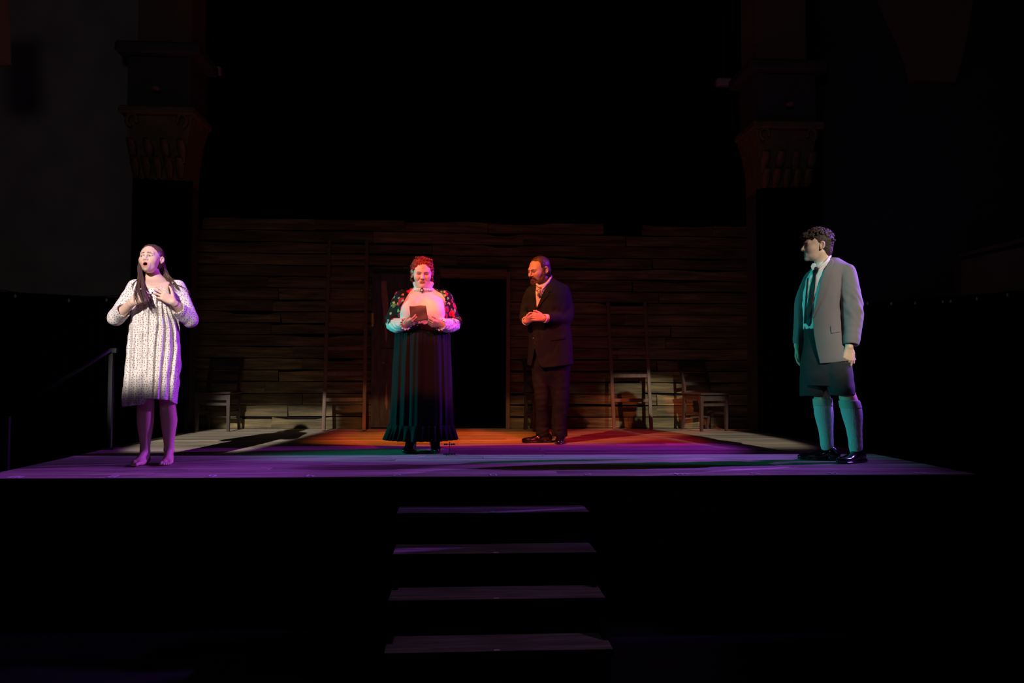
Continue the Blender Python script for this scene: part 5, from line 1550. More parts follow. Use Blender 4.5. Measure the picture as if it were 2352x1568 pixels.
    while len(pts) < 330:
        u = r_.uniform(-1.25, 1.25); v_ = r_.uniform(-0.3, 2.6)
        d = np.array([math.sin(u) * 1.0, -math.cos(v_) * math.cos(u), math.sin(v_) * math.cos(u)])
        c = np.array([0.086 * d[0], 0.022 + 0.098 * d[1], 0.045 + 0.082 * d[2]])
        if c[1] < -0.045 and c[2] < 0.088: continue
        if c[2] < -0.01 and c[1] < 0.02: continue
        pts.append(c)
    curls(Hf, h2, pts, (0.005, 0.0115), r_, p.hR)
    top = [np.array([r_.gauss(-0.022, 0.022), r_.gauss(-0.005, 0.02), 0.120 + r_.gauss(0, 0.010)]) for _ in range(44)] + [np.array([r_.gauss(0.04, 0.02), r_.gauss(0.0, 0.02), 0.115 + r_.gauss(0, 0.009)]) for _ in range(36)]
    top = [np.array([c[0], c[1], min(c[2], 0.132)]) for c in top]
    curls(Hf, h2, top, (0.006, 0.012), r_, p.hR)
    sidec = [np.array([s_ * (0.083 + r_.gauss(0, 0.006)), r_.uniform(0.015, 0.055), r_.uniform(-0.075, 0.05)]) for s_ in (-1, 1) for _ in range(60)]
    curls(Hf, h2, sidec, (0.005, 0.0095), r_, p.hR)
    Hf.fn(wob(280, 0.0022, 19), None, 0, 0, 'd')
    lo, hi = bounds([h2((x, y, z)) for x in (-0.115, 0.115) for y in (-0.1, 0.14) for z in (-0.1, 0.165)], 0.01)
    hair = p.part('hair', Hf.mesh(lo, hi, 0.0031), mh, 'curly red hair pinned up')
    fl = []
    for i in range(46):
        s_ = r_.choice((-1, 1)); b0 = np.array([s_ * r_.uniform(0.06, 0.09), r_.uniform(-0.03, 0.06), r_.uniform(-0.02, 0.1)])
        path = [h2(b0 + np.array([s_ * 0.007 * math.sin(k * 1.9 + i), 0.006 * math.cos(k * 1.9 + i), -0.011 * k])) for k in range(6)]
        fl.append((path, 1.0))
    strands(p, 'loose_curls', fl, mh, 2, 0.004, 0.0017, 8, hair)
    for s_ in (-1, 1):
        e_ = h2((s_ * 0.083, 0.008, -0.037)); m = MB().lathe([(0.001, -0.006), (0.0055, -0.003), (0.0055, 0.003), (0.001, 0.006)], e_, 10)
        m.build('earring', mat('pearl', (0.85, 0.82, 0.8), 0.15, spec=0.8), p.root, True)
    # the letter, its own thing, held in both hands
    fr = p.fr
    Lw = lambda px, py, y: fr.base + fr.R @ fr.q(px, py, y)
    let = empty('letter', tuple(Lw(962, 735, -0.33))); tag(let, 'sheet of brown paper held open by the woman in black', 'letter')
    NU, NV = 10, 8; V = []; base = np.array(let.location)
    c00, c10, c11, c01 = [(940, 702.5, -0.352), (978.5, 701.5, -0.352), (983, 734, -0.318), (944, 741, -0.318)]
    for s_ in (0, 1):
        for j in range(NV + 1):
            for i in range(NU + 1):
                u = i / NU; v_ = j / NV
                a = np.array(c00) * (1 - u) * (1 - v_) + np.array(c10) * u * (1 - v_) + np.array(c11) * u * v_ + np.array(c01) * (1 - u) * v_
                rag = 0.8 * math.sin(7 * u) * (v_ < 0.01)
                V.append(Lw(a[0], a[1] + rag, a[2] + 0.012 * math.sin(3.1 * u) + 0.004 * math.sin(9 * v_ + 3 * u) + 0.0012 * s_) - base)
    n1 = (NU + 1) * (NV + 1); W1 = NU + 1; Fq = []
    for j in range(NV):
        for i in range(NU):
            a = j * W1 + i; Fq.append([a, a + W1, a + W1 + 1, a + 1]); Fq.append([n1 + a, n1 + a + 1, n1 + a + W1 + 1, n1 + a + W1])
    ring = [i for i in range(W1)] + [j * W1 + NU for j in range(1, NV + 1)] + [NV * W1 + i for i in range(NU - 1, -1, -1)] + [j * W1 for j in range(NV - 1, 0, -1)]
    for a, b in zip(ring, ring[1:] + ring[:1]): Fq.append([a, b, n1 + b, n1 + a])
    newmesh('paper_sheet', V, np.array(Fq), mat('brown_paper', (0.19, 0.125, 0.09), 0.8, noise=(14, (0.12, 0.08, 0.06), 2)), let, True)
    return p
woman()

# ------------------------------------------------------------------ 3: bearded man in a dark suit
def decal(base, poly, out, y_max, k=0.002):
    """cloth piece lying on a garment: the garment's surface moved out, kept inside an outline on its front"""
    f = poly2(poly); F = Field()
    F.fn(lambda P: base(P) - f32(out), None, 0, 0)
    F.fn(lambda P: np.maximum(f(P), P[:, 1] - f32(y_max)), None, 0, k, 'i')
    return F

def sleeve(J, pts, rad, k=0.02):
    """a sleeve with an open, squared cuff, joined to the jacket"""
    F = Field(); F.limb(pts, rad, 0.01)
    d = (pts[-1] - pts[-2]) / np.linalg.norm(pts[-1] - pts[-2])
    e = (pts[-1] + d * rad[-1] * 0.35).astype(f32); dd = d.astype(f32)
    F.cap(pts[-1] + d * (rad[-1] * 0.25), pts[-1] + d * 0.14, rad[-1] * 0.78, rad[-1] * 0.82, 0.003, 's')
    F.fn(lambda P: (P - e) @ dd, None, 0, 0.005, 'i')
    P0 = np.array(pts); c = (P0.min(0) + P0.max(0)) / 2
    J.fn(lambda P: F(P), c, float(np.sqrt(((P0 - c) ** 2).sum(1)).max() + max(rad)), k)

def bearded():
    p = Person(1255, 1016, 'bearded man in a dark suit with clasped hands, looking down')
    q = p.fr.q
    SK = (0.62, 0.40, 0.31)
    R = rotm(-50, 17, 3)
    cen = q(1238, 621, 0.0)
    nb = q(1254, 655, 0.05)
    lo, hi = bounds([q(1203, 584, 0), q(1274, 680, 0)], 0.0); lo[1] = -0.17; hi[1] = 0.16
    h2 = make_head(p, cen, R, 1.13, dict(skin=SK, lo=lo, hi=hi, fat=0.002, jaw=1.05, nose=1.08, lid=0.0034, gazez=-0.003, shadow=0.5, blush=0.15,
                   brow=((0.010, 0.0175), (0.030, 0.0250), (0.047, 0.019)), browt=0.0046), [(cen + np.array([0.02, 0.04, -0.05]), nb, 0.058, 0.062, 0.012), (nb, nb + np.array([0, 0, -0.09]), 0.062, 0.08, 0.03)])
    # clasped hands
    hpts = []
    F = Field()
    wrA = q(1249, 731, -0.225); elA = q(1300, 731, -0.03); wrB = q(1209, 737, -0.19); elB = q(1205, 732, -0.03)
    F.cap(elA * 0.6 + wrA * 0.4, wrA, 0.036, 0.029, 0.01)
    F.cap(elB * 0.6 + wrB * 0.4, wrB, 0.034, 0.029, 0.01)
    hpts += hand(F, wrB, (0.75, -0.55, 0.30), (-0.3, -0.5, -0.6), 1, 0.95, (46, 52, 30), (0.75, 0.5, -0.2), 18)
    hpts += hand(F, wrA, (-0.92, -0.30, 0.14), (0.28, -0.94, 0.05), -1, 0.98, curls=((22, 42, 26), (24, 44, 28), (26, 46, 28), (28, 48, 28)), thumb=(0.85, 0.5, -0.1), tcurl=14)
    lo, hi = bounds([elA, elB, wrA, wrB] + hpts, 0.05)
    V, Fc = F.mesh(lo, hi, 0.003); p.skin(V, Fc, flat_col(V, SK))
    F = Field()
    F.loft(p.fr.secs([(665, 1228, 1292, 0.09, 0.03), (710, 1222, 1298, 0.11, 0.02), (790, 1228, 1300, 0.11, 0.02), (850, 1230, 1304, 0.11, 0.02)]))
    for a, e in ((1226, elB), (1288, elA)): F.limb([q(a, 684, 0.02), e], (0.045, 0.036), 0.03)
    F.limb([q(1243, 850, 0.01), q(1245, 915, -0.02), q(1246, 1000, 0.0)], (0.08, 0.055, 0.04), 0.04); F.limb([q(1283, 850, 0.01), q(1286, 915, 0.0), q(1287, 1005, 0.0)], (0.08, 0.055, 0.04), 0.04)
    lo, hi = bounds([q(1196, 655, 0), q(1320, 1005, 0)], 0.03); lo[1] = -0.2; hi[1] = 0.2
    V, Fc = F.mesh(lo, hi, 0.011); p.skin(V, Fc, flat_col(V, SK))
    p.finish_body(M_SKIN)
    # shirt with collar and cuffs
    ms = mat('cream_shirt', (0.70, 0.66, 0.60), 0.75, spec=0.2)
    mt = mat('dark_suit', (0.0065, 0.0125, 0.015), 0.85, spec=0.2, bump=(220, 0.15), noise=(150, (0.005, 0.009, 0.0105), 1.5))
    rowsJ = [(641, 1246, 1272, 0.06, 0.055), (650, 1226, 1290, 0.085, 0.04), (660, 1212, 1302, 0.115, 0.02), (678, 1208, 1306, 0.14, 0.0), (705, 1206, 1308, 0.150, -0.005), (735, 1210, 1308, 0.15, 0.0),
             (780, 1214, 1314, 0.152, 0.005), (838, 1211, 1317, 0.16, 0.01), (850, 1211, 1317, 0.16, 0.01)]
    Sf = Field(); Sf.loft(p.fr.secs(rowsJ), 0.01, 'u', 2.3, None, -0.014)
    Sf.fn(lambda P: -(P[:, 2] - q(1255, 760, 0)[2]), None, 0, 0.005, 'i')
    lo, hi = bounds([q(1203, 640, 0), q(1320, 765, 0)], 0.02); lo[1] = -0.2; hi[1] = 0.2
    shirt = p.part('shirt', Sf.mesh(lo, hi, 0.006), ms)
    ring = [q(1266, 634, 0.075), q(1264, 639, 0.0), q(1257, 649, -0.06), q(1247, 657, -0.098), q(1240, 658, -0.10), q(1234, 654, -0.075), q(1232, 647, -0.02), q(1242, 638, 0.07), q(1256, 634, 0.10), q(1266, 634, 0.075)]
    Cf = Field(); Cf.limb(ring, [0.010] * 10, 0.004, 'u', 4)
    Cf.limb([q(1265, 638, 0.05), q(1261, 645, -0.02), q(1253, 655, -0.075), q(1245, 664, -0.118)], (0.010, 0.013, 0.013, 0.007), 0.006)
    lo, hi = bounds(ring + [q(1245, 668, -0.12)], 0.03)
    p.part('collar', Cf.mesh(lo, hi, 0.0032), ms, None, None, shirt)
    for w_, e in ((wrA, elA), (wrB, elB)):
        d = (w_ - e) / np.linalg.norm(w_ - e); Cu = Field(); c0 = w_ - d * 0.045; c1 = w_ - d * 0.006
        Cu.cap(c0, c1, 0.041, 0.043, 0.002); Cu.cap(c1 - d * 0.004, c1 + d * 0.1, 0.036, 0.037, 0.002, 's')
        e1 = (c1 + d * 0.004).astype(f32); Cu.fn(lambda P, e1=e1, d=d.astype(f32): -((P - e1) @ -d), None, 0, 0.002, 'i')
        lo, hi = bounds([c0, c1], 0.06); p.part('cuff', Cu.mesh(lo, hi, 0.003), ms, None, None, shirt)
    # cravat: knotted bow of pale figured silk
    mc = mat('figured_silk', (0.62, 0.48, 0.34), 0.5, noise=(70, (0.12, 0.10, 0.10), 5))
    Kf = Field(); kc = q(1240, 667, -0.150)
    Kf.ell(kc, (0.013, 0.012, 0.013), 0.004)
    for s_ in (-1, 1):
        Kf.ell(kc + np.array([s_ * 0.020, 0.004, 0.003]), (0.019, 0.010, 0.016), 0.004); Kf.limb([kc, kc + np.array([s_ * 0.008, -0.002, -0.025]), kc + np.array([s_ * 0.014, 0.004, -0.05])], (0.010, 0.013, 0.010), 0.004, 'u', 3)
    Kf.fn(wob(150, 0.0016, 5), None, 0, 0, 'd')
    lo, hi = bounds([kc], 0.08); p.part('cravat', Kf.mesh(lo, hi, 0.0028), mc)
    # jacket
    J = Field()
    J.loft(p.fr.secs(rowsJ), 0.02, 'u', 2.3)
    sleeve(J, [q(1292, 668, 0.02), q(1300, 698, 0.025), q(1301, 729, -0.01), q(1284, 732, -0.10), q(1259, 731, -0.195)], (0.072, 0.070, 0.064, 0.060, 0.050), 0.025)
    sleeve(J, [q(1219, 674, 0.0), q(1209, 704, 0.0), q(1206, 730, -0.03), q(1207, 734, -0.09), q(1209, 736, -0.155)], (0.060, 0.056, 0.053, 0.052, 0.047), 0.025)
    zel = q(1255, 715, 0)[2]; wj = wob(34, 0.0045, 11)
    J.fn(lambda P: wj(P) * (0.35 + 0.65 * np.exp(-((P[:, 2] - zel) / 0.07) ** 2)), None, 0, 0, 'd')
    Jbase = Field(); Jbase.ops = list(J.ops)
    vee = poly2(p.fr.poly([(1232, 640), (1229, 662), (1231, 690), (1232.5, 709), (1240, 690), (1249, 668), (1262, 648), (1268, 630), (1240, 625)], -0.15))
    J.fn(lambda P: np.maximum(vee(P), P[:, 1] + 0.03), None, 0, 0.003, 's')
    J.cap(q(1252, 610, 0.05), q(1253, 655, 0.045), 0.076, 0.080, 0.004, 's')
    low = poly2(p.fr.poly([(1228.5, 800), (1224, 822), (1219, 842), (1219, 870), (1252, 870), (1246, 845), (1238, 838), (1233, 822)], -0.15))
    J.fn(lambda P: np.maximum(low(P), P[:, 1] + 0.02), None, 0, 0.004, 's')
    hem = poly2(p.fr.poly([(1190, 838), (1214, 838), (1222, 841), (1244, 845), (1270, 843), (1318, 836), (1340, 836), (1340, 880), (1190, 880)], -0.1))
    J.fn(hem, None, 0, 0.003, 's')
    J.loft(p.fr.secs([(r[0], r[1] + 7, r[2] - 7, r[3] - 0.028, r[4]) for r in rowsJ if r[0] > 770] + [(870, 1218, 1310, 0.13, 0.01)]), 0.003, 's', 2.3)
    lo, hi = bounds([q(1190, 630, 0), q(1324, 852, 0)], 0.02); lo[1] = -0.31; hi[1] = 0.21
    jk = p.part('jacket', J.mesh(lo, hi, 0.005), mt, 'dark suit jacket')
    lapR = [(1263, 645), (1271, 652), (1268, 672), (1262, 668), (1261, 676), (1234, 711), (1232.5, 708), (1240, 690), (1249, 668)]
    lapL = [(1231, 655), (1226, 660), (1221, 676), (1231, 711), (1233, 709), (1229.5, 690), (1228.5, 668)]
    for nm, poly in (('lapel', lapR), ('lapel', lapL), ('pocket_flap', [(1264, 772), (1297, 770), (1298, 778), (1265, 783)])):
        D_ = decal(Jbase, p.fr.poly(poly, -0.14), 0.006 if nm == 'lapel' else 0.008, 0.0)
        xs = np.array(p.fr.poly(poly, -0.14)); lo = np.array([xs[:, 0].min() - 0.02, -0.28, xs[:, 1].min() - 0.02]); hi = np.array([xs[:, 0].max() + 0.02, 0.02, xs[:, 1].max() + 0.02])
        p.part(nm, D_.mesh(lo, hi, 0.0036), mt, None, None, jk)
    bc = q(1225, 779, -0.155)
    for by in (712.5, 776.5):
        c = q(1232 if by < 720 else 1225, by, -0.165)
        m = MB().lathe([(0.001, -0.003), (0.008, -0.002), (0.008, 0.002), (0.001, 0.004)], (0, 0, 0), 10); m.v = [np.array([c[0] + v[0], c[1] - v[2], c[2] + v[1]]) for v in m.v]
        m.build('button', mat('horn_button', (0.12, 0.10, 0.09), 0.25), jk, True)
    # trousers
    T = Field()
    T.loft(p.fr.secs([(800, 1226, 1308, 0.12, 0.01), (840, 1222, 1310, 0.128, 0.01), (862, 1232, 1304, 0.10, 0.01), (884, 1250, 1288, 0.05, 0.01)]), 0.03)
    T.limb([q(1243, 835, 0.0), q(1242, 862, 0.0), q(1245, 915, -0.03), q(1246, 960, -0.01), q(1247, 1003, 0.0)], (0.088, 0.086, 0.070, 0.062, 0.064), 0.03)
    T.limb([q(1284, 835, 0.01), q(1285, 862, 0.01), q(1287, 915, 0.0), q(1285, 960, 0.0), q(1286, 1006, 0.0)], (0.104, 0.102, 0.084, 0.074, 0.078), 0.03)
    wt = wob(26, 0.005, 17); wt2 = wob(60, 0.0045, 4)
    T.fn(lambda P: wt(P) * 0.6 + wt2(P) * np.clip((0.25 - P[:, 2]) / 0.2, 0.15, 1), None, 0, 0, 'd')
    # front creases
    T.fn(lambda P: 0.062 + 0.03 * (P[:, 1] < 0) * np.clip(-P[:, 1] / 0.05, 0, 1) * 0 - P[:, 2], None, 0, 0.004, 'i')
    lo, hi = bounds([q(1208, 800, 0), q(1324, 1006, 0)], 0.02); lo[1] = -0.22; hi[1] = 0.2
    p.part('trousers', T.mesh(lo, hi, 0.0055), mt, 'dark suit trousers')
    shoe(p, q(1249, 990, 0.0) * np.array([1, 1, 0]), (-0.97, -0.18), 0.29, 0.004, M_SHOE, 'shoe', hgt=0.10, wid=0.05)
    shoe(p, q(1288, 995, 0.0) * np.array([1, 1, 0]), (-0.10, -1.0), 0.29, 0.004, M_SHOE, 'shoe', hgt=0.10, wid=0.05)
    # hair and beard
    mh = mat('dark_brown_hair', (0.040, 0.022, 0.014), 0.5, spec=0.4, noise=(110, (0.09, 0.05, 0.03), 2))
    nzf = wob(380, 0.0012, 31)
    Hf = Field()
    Hf.ell(h2((0, 0.022, 0.040)), np.array((0.081, 0.100, 0.085)) * p.hs, 0.01, p.hR)
    Hf.ell(h2((0, 0.055, -0.015)), np.array((0.073, 0.055, 0.06)) * p.hs, 0.02, p.hR)
    Hf.ell(h2((0, -0.082, 0.02)), np.array((0.070, 0.075, 0.088)) * p.hs, 0.005, p.hR, 's')
    for s_ in (-1, 1):
        Hf.ell(h2((s_ * 0.050, -0.062, 0.055)), np.array((0.028, 0.045, 0.050)) * p.hs, 0.006, p.hR, 's')
        Hf.ell(h2((s_ * 0.085, -0.050, -0.02)), np.array((0.03, 0.052, 0.060)) * p.hs, 0.005, p.hR, 's')
        Hf.ell(h2((s_ * 0.088, 0.016, -0.008)), np.array((0.019, 0.024, 0.036)) * p.hs, 0.005, p.hR, 's')
    Hf.fn(nzf, None, 0, 0, 'd')
    lo, hi = bounds([h2((x, y, z)) for x in (-0.1, 0.1) for y in (-0.13, 0.14) for z in (-0.1, 0.14)], 0.01)
    hair = p.part('hair', Hf.mesh(lo, hi, 0.003), mh, 'short dark hair, receding')
    Bf = Field()
    Bf.ell(h2((0, -0.052, -0.092)), np.array((0.052, 0.048, 0.040)) * p.hs, 0.01, p.hR)
    Bf.ell(h2((0, -0.072, -0.112)), np.array((0.032, 0.028, 0.032)) * p.hs, 0.02, p.hR)
    for s_ in (-1, 1):
        Bf.limb([h2((s_ * 0.071, -0.004, 0.03)), h2((s_ * 0.072, -0.008, -0.02)), h2((s_ * 0.064, -0.022, -0.062)), h2((s_ * 0.045, -0.055, -0.085)), h2((s_ * 0.02, -0.085, -0.095))], (0.010, 0.013, 0.018, 0.022, 0.02), 0.01, 'u', 3)
        Bf.limb([h2((s_ * 0.003, -0.099, -0.043)), h2((s_ * 0.018, -0.094, -0.047)), h2((s_ * 0.030, -0.083, -0.063)), h2((s_ * 0.031, -0.078, -0.085))], (0.006, 0.008, 0.009, 0.011), 0.006, 'u', 3)
    Bf.ell(h2((0, -0.10, -0.061)), np.array((0.018, 0.02, 0.008)) * p.hs, 0.004, p.hR, 's')
    Bf.fn(wob(330, 0.0024, 77), None, 0, 0, 'd')
    lo, hi = bounds([h2((x, y, z)) for x in (-0.1, 0.1) for y in (-0.13, 0.03) for z in (-0.155, 0.05)], 0.01)
    p.part('beard', Bf.mesh(lo, hi, 0.003), mat('beard_hair', (0.050, 0.024, 0.014), 0.6, spec=0.3, noise=(120, (0.12, 0.055, 0.03), 2.2)), 'full dark beard and moustache', None, hair)
    return p
bearded()

# ------------------------------------------------------------------ 4: man in a grey jacket, short trousers and long socks
def youth():
    p = Person(1908, 1058, 'curly-haired man in a grey jacket, dark short trousers and long socks')
    q = p.fr.q
    SK = (0.60, 0.41, 0.29)
    R = rotm(-74, 1, 0)
    cen = q(1877, 566, 0.0)
    nb = q(1890, 610, 0.03)
    lo, hi = bounds([q(1832, 524, 0), q(1922, 640, 0)], 0.0); lo[1] = -0.14; hi[1] = 0.16
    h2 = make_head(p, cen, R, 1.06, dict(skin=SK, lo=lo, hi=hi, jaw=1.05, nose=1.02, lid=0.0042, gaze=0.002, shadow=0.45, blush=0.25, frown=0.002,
                   brow=((0.009, 0.0175), (0.030, 0.0245), (0.047, 0.019)), browt=0.0044, browc=(0.05, 0.035, 0.02), lip=(0.42, 0.20, 0.15)),
                   [(cen + np.array([0.028, 0.005, -0.055]), nb, 0.058, 0.060, 0.012), (nb, nb + np.array([0.0, 0, -0.09]), 0.060, 0.075, 0.03)])
    # hands: near one hangs with loosely curled fingers, far one just shows behind the jacket
    F = Field(); wr = q(1950, 797, -0.115); el = q(1958, 718, -0.06)
    F.cap(el, wr, 0.045, 0.030, 0.01)
    pts = hand(F, wr + np.array([0, 0, -0.004]), (-0.10, -0.10, -0.98), (0.42, -0.90, 0.05), 1, 1.02, curls=((16, 24, 14), (26, 36, 20), (40, 50, 26), (48, 56, 30)), thumb=(0.80, 0.42, -0.35), tcurl=10)
    lo, hi = bounds([el, wr] + pts, 0.05); V, Fc = F.mesh(lo, hi, 0.0028); p.skin(V, Fc, flat_col(V, SK))
    F = Field(); wr2 = q(1832, 794, 0.10); el2 = q(1838, 720, 0.14)
    F.cap(el2, wr2, 0.044, 0.029, 0.01)
    pts = hand(F, wr2, (-0.08, -0.1, -0.98), (-0.85, 0.1, 0.05), 1, 1.02, (18, 26, 16), (0.8, 0.45, -0.3), 10)
    lo, hi = bounds([el2, wr2] + pts, 0.05); V, Fc = F.mesh(lo, hi, 0.003); p.skin(V, Fc, flat_col(V, SK))
    legs = (([q(1884, 850, 0.03), q(1887, 900, 0.02), q(1892, 946, 0.045), q(1897, 988, 0.05), q(1900, 1026, 0.055)], (0.068, 0.060, 0.068, 0.050, 0.044)),
            ([q(1930, 850, -0.05), q(1944, 900, -0.055), q(1956, 944, -0.04), q(1962, 985, -0.035), q(1966, 1032, -0.03)], (0.068, 0.060, 0.072, 0.053, 0.045)))
    F = Field()
    for P_, r_ in legs: F.limb(P_, r_, 0.02)
    F.loft(p.fr.secs([(630, 1866, 1938, 0.09, 0.02), (680, 1856, 1930, 0.10, 0.01), (760, 1862, 1928, 0.10, 0.0), (850, 1862, 1942, 0.11, 0.0), (870, 1866, 1942, 0.10, 0.0)]), 0.04)
    F.limb([q(1940, 634, -0.03), el], (0.055, 0.045), 0.03); F.limb([q(1866, 640, 0.08), el2], (0.055, 0.045), 0.03)
    lo, hi = bounds([q(1828, 620, 0), q(1990, 1040, 0)], 0.02); lo[1] = -0.2; hi[1] = 0.24
    V, Fc = F.mesh(lo, hi, 0.0075); p.skin(V, Fc, flat_col(V, SK))
    p.finish_body(M_SKIN)
    # socks, ribbed, with a turned-over top
    mso = mat('teal_grey_sock', (0.42, 0.46, 0.45), 0.85, spec=0.15)
    for i, (P_, r_) in enumerate(legs):
        S = Field(); S.limb(P_[1:], [r + 0.004 for r in r_[1:]], 0.01)
        ax = P_[3]
        S.fn(lambda P, c=P_[2]: (0.0013 * np.sin(np.arctan2(P[:, 1] - c[1], P[:, 0] - c[0]) * 44)).astype(f32), None, 0, 0, 'd')
        zt = q(1890, 931 if i == 0 else 934, 0)[2]
        S.fn(lambda P: P[:, 2] - zt, None, 0, 0.002, 'i')
        lo, hi = bounds(P_[1:], 0.1); so = p.part('sock', S.mesh(lo, hi, 0.0042), mso, 'long ribbed knee sock')
        S = Field(); S.limb(P_[1:4], [r + 0.008 for r in r_[1:4]], 0.01)
        z0 = q(1890, 932 if i == 0 else 935, 0)[2]; z1 = q(1890, 915 if i == 0 else 918, 0)[2]
        S.fn(lambda P: np.maximum(P[:, 2] - z1, z0 - P[:, 2]), None, 0, 0.003, 'i')
        p.part('sock_cuff', S.mesh(lo, hi, 0.0042), mat('sock_top', (0.34, 0.40, 0.33), 0.85, spec=0.15), None, None, so)
    shoe(p, q(1903, 1030, 0.055) * np.array([1, 1, 0]), (-1.0, -0.12), 0.315, 0.004, M_SHOE, 'shoe', hgt=0.095, wid=0.05)
    shoe(p, q(1968, 1035, -0.035) * np.array([1, 1, 0]), (-0.62, -0.78), 0.315, 0.004, M_SHOE, 'shoe', hgt=0.095, wid=0.05)
    # short trousers
    msh = mat('dark_wool', (0.030, 0.033, 0.035), 0.85, spec=0.15, bump=(200, 0.15))
    T = Field()
    T.loft(p.fr.secs([(722, 1850, 1930, 0.115, 0.0), (745, 1848, 1932, 0.12, 0.0), (800, 1844, 1940, 0.13, 0.0), (835, 1838, 1952, 0.14, 0.0), (862, 1840, 1955, 0.14, -0.005), (884, 1846, 1953, 0.12, -0.01)]), 0.02, 'u', 2.2)
    T.loft(p.fr.secs([(832, 1838, 1908, 0.125, 0.03), (870, 1836.5, 1905, 0.118, 0.03), (909, 1836.5, 1903, 0.112, 0.03)]), 0.015, 'u', 2.2)
    T.loft(p.fr.secs([(832, 1888, 1957, 0.125, -0.04), (870, 1897, 1961, 0.118, -0.05), (906, 1904, 1966, 0.112, -0.055)]), 0.015, 'u', 2.2)
    wt = wob(28, 0.0028, 41); T.fn(wt, None, 0, 0, 'd')
    for c in (q(1887, 915, 0.03), q(1937, 915, -0.055)):    # leg openings
        T.cap(c + np.array([0, 0, 0.03]), c - np.array([0, 0, 0.1]), 0.088, 0.088, 0.004, 's')
    lo, hi = bounds([q(1828, 716, 0), q(1976, 915, 0)], 0.02); lo[1] = -0.24; hi[1] = 0.2
    p.part('short_trousers', T.mesh(lo, hi, 0.0048), msh, 'dark wool short trousers')
    # shirt, collar, tie
    ms = mat('white_shirt', (0.74, 0.72, 0.70), 0.7, spec=0.2)
    rowsJ = [(594, 1896, 1924, 0.05, 0.03), (600, 1880, 1936, 0.07, 0.025), (610, 1866, 1948, 0.10, 0.015), (622, 1857, 1950, 0.125, 0.01), (640, 1846, 1942, 0.142, 0.0), (680, 1836, 1935, 0.150, -0.005), (716, 1829, 1932, 0.150, -0.005),
             (760, 1829, 1937, 0.152, 0.0), (800, 1829, 1952, 0.158, 0.0), (828, 1831, 1968, 0.165, 0.0), (842, 1832, 1970, 0.165, 0.0)]
    Sf = Field()
    Sf.loft(p.fr.secs([(600, 1884, 1926, 0.06, 0.02), (612, 1868, 1930, 0.09, 0.01), (640, 1852, 1930, 0.122, 0.0), (700, 1842, 1920, 0.126, 0.0), (756, 1846, 1922, 0.118, 0.0)]), 0.01, 'u', 2.2)
    ws = wob(42, 0.005, 51); Sf.fn(ws, None, 0, 0, 'd')
    lo, hi = bounds([q(1836, 596, 0), q(1950, 760, 0)], 0.02); lo[1] = -0.2; hi[1] = 0.2
    shirt = p.part('shirt', Sf.mesh(lo, hi, 0.0055), ms)
    Cf = Field()
    ring = [q(1907, 588, 0.03), q(1903, 594, -0.05), q(1893, 605, -0.085), q(1880, 614, -0.09), q(1871, 612, -0.05), q(1874, 603, 0.02), q(1890, 591, 0.09), q(1904, 587, 0.07), q(1907, 588, 0.03)]
    Cf.limb(ring, [0.008] * len(ring), 0.004)
    leaf = poly2(p.fr.poly([(1909, 584), (1905, 586), (1893, 597), (1880, 609), (1882, 613), (1892, 624), (1897, 614), (1907, 595)], -0.11))
    base = lambda P: Sf(P) - f32(0.010)
    Cf.fn(lambda P: np.maximum(leaf(P), np.maximum(np.abs(P[:, 1] + 0.128 - 1.1 * (P[:, 0] - q(1893, 605, -0.1)[0])) - 0.006, 0 * P[:, 0])), None, 0, 0.003)
    leaf2 = poly2(p.fr.poly([(1867, 604), (1862, 612), (1866, 622), (1874, 616), (1875, 610)], -0.10))
    Cf.fn(lambda P: np.maximum(leaf2(P), np.abs(P[:, 1] + 0.112) - 0.006), None, 0, 0.003)
    lo, hi = bounds(ring + [q(1892, 626, -0.14), q(1862, 624, -0.12)], 0.03)
    p.part('collar', Cf.mesh(lo, hi, 0.003), ms, None, None, shirt)
    Tf = Field(); tie = poly2(p.fr.poly([(1867, 612), (1882, 611), (1879, 622), (1874, 632), (1872, 660), (1866, 705), (1862, 742), (1857, 749), (1850, 741), (1853, 705), (1860, 660), (1867, 632), (1866, 622)], -0.13))
    Tf.fn(lambda P: Sf(P) - f32(0.009), None, 0, 0); Tf.fn(lambda P: np.maximum(tie(P), P[:, 1] - 0.0), None, 0, 0.004, 'i')
    Tf.ell(q(1874, 617, -0.112), (0.016, 0.012, 0.017), 0.006)
    lo, hi = bounds([q(1846, 606, 0), q(1886, 752, 0)], 0.02); lo[1] = -0.19; hi[1] = 0.03
    p.part('necktie', Tf.mesh(lo, hi, 0.0034), mat('black_tie', (0.008, 0.008, 0.009), 0.6), 'black necktie', None, shirt)
    # braces
    Bf = Field(); br_ = poly2(p.fr.poly([(1853, 636), (1857, 636), (1852, 700), (1850, 742), (1845, 742), (1848, 700)], -0.12))
    Bf.fn(lambda P: Sf(P) - f32(0.006), None, 0, 0); Bf.fn(lambda P: np.maximum(br_(P), P[:, 1]), None, 0, 0.003, 'i')
    lo, hi = bounds([q(1842, 632, 0), q(1860, 745, 0)], 0.02); lo[1] = -0.19; hi[1] = 0.03
    p.part('brace', Bf.mesh(lo, hi, 0.0036), msh, None, None, shirt)
    # jacket, worn open
    mj = mat('grey_flannel', (0.195, 0.182, 0.180), 0.9, spec=0.15, bump=(260, 0.2), noise=(330, (0.14, 0.13, 0.13), 1.4))
    J = Field()
    J.loft(p.fr.secs(rowsJ), 0.02, 'u', 2.4)
    J.cap(q(1926, 612, 0.0), q(1944, 625, -0.03), 0.045, 0.070, 0.03)
    sleeve(J, [q(1945, 628, -0.035), q(1951, 668, -0.045), q(1957, 705, -0.05), q(1959, 735, -0.06), q(1955, 786, -0.105)], (0.072, 0.080, 0.080, 0.074, 0.060), 0.007)
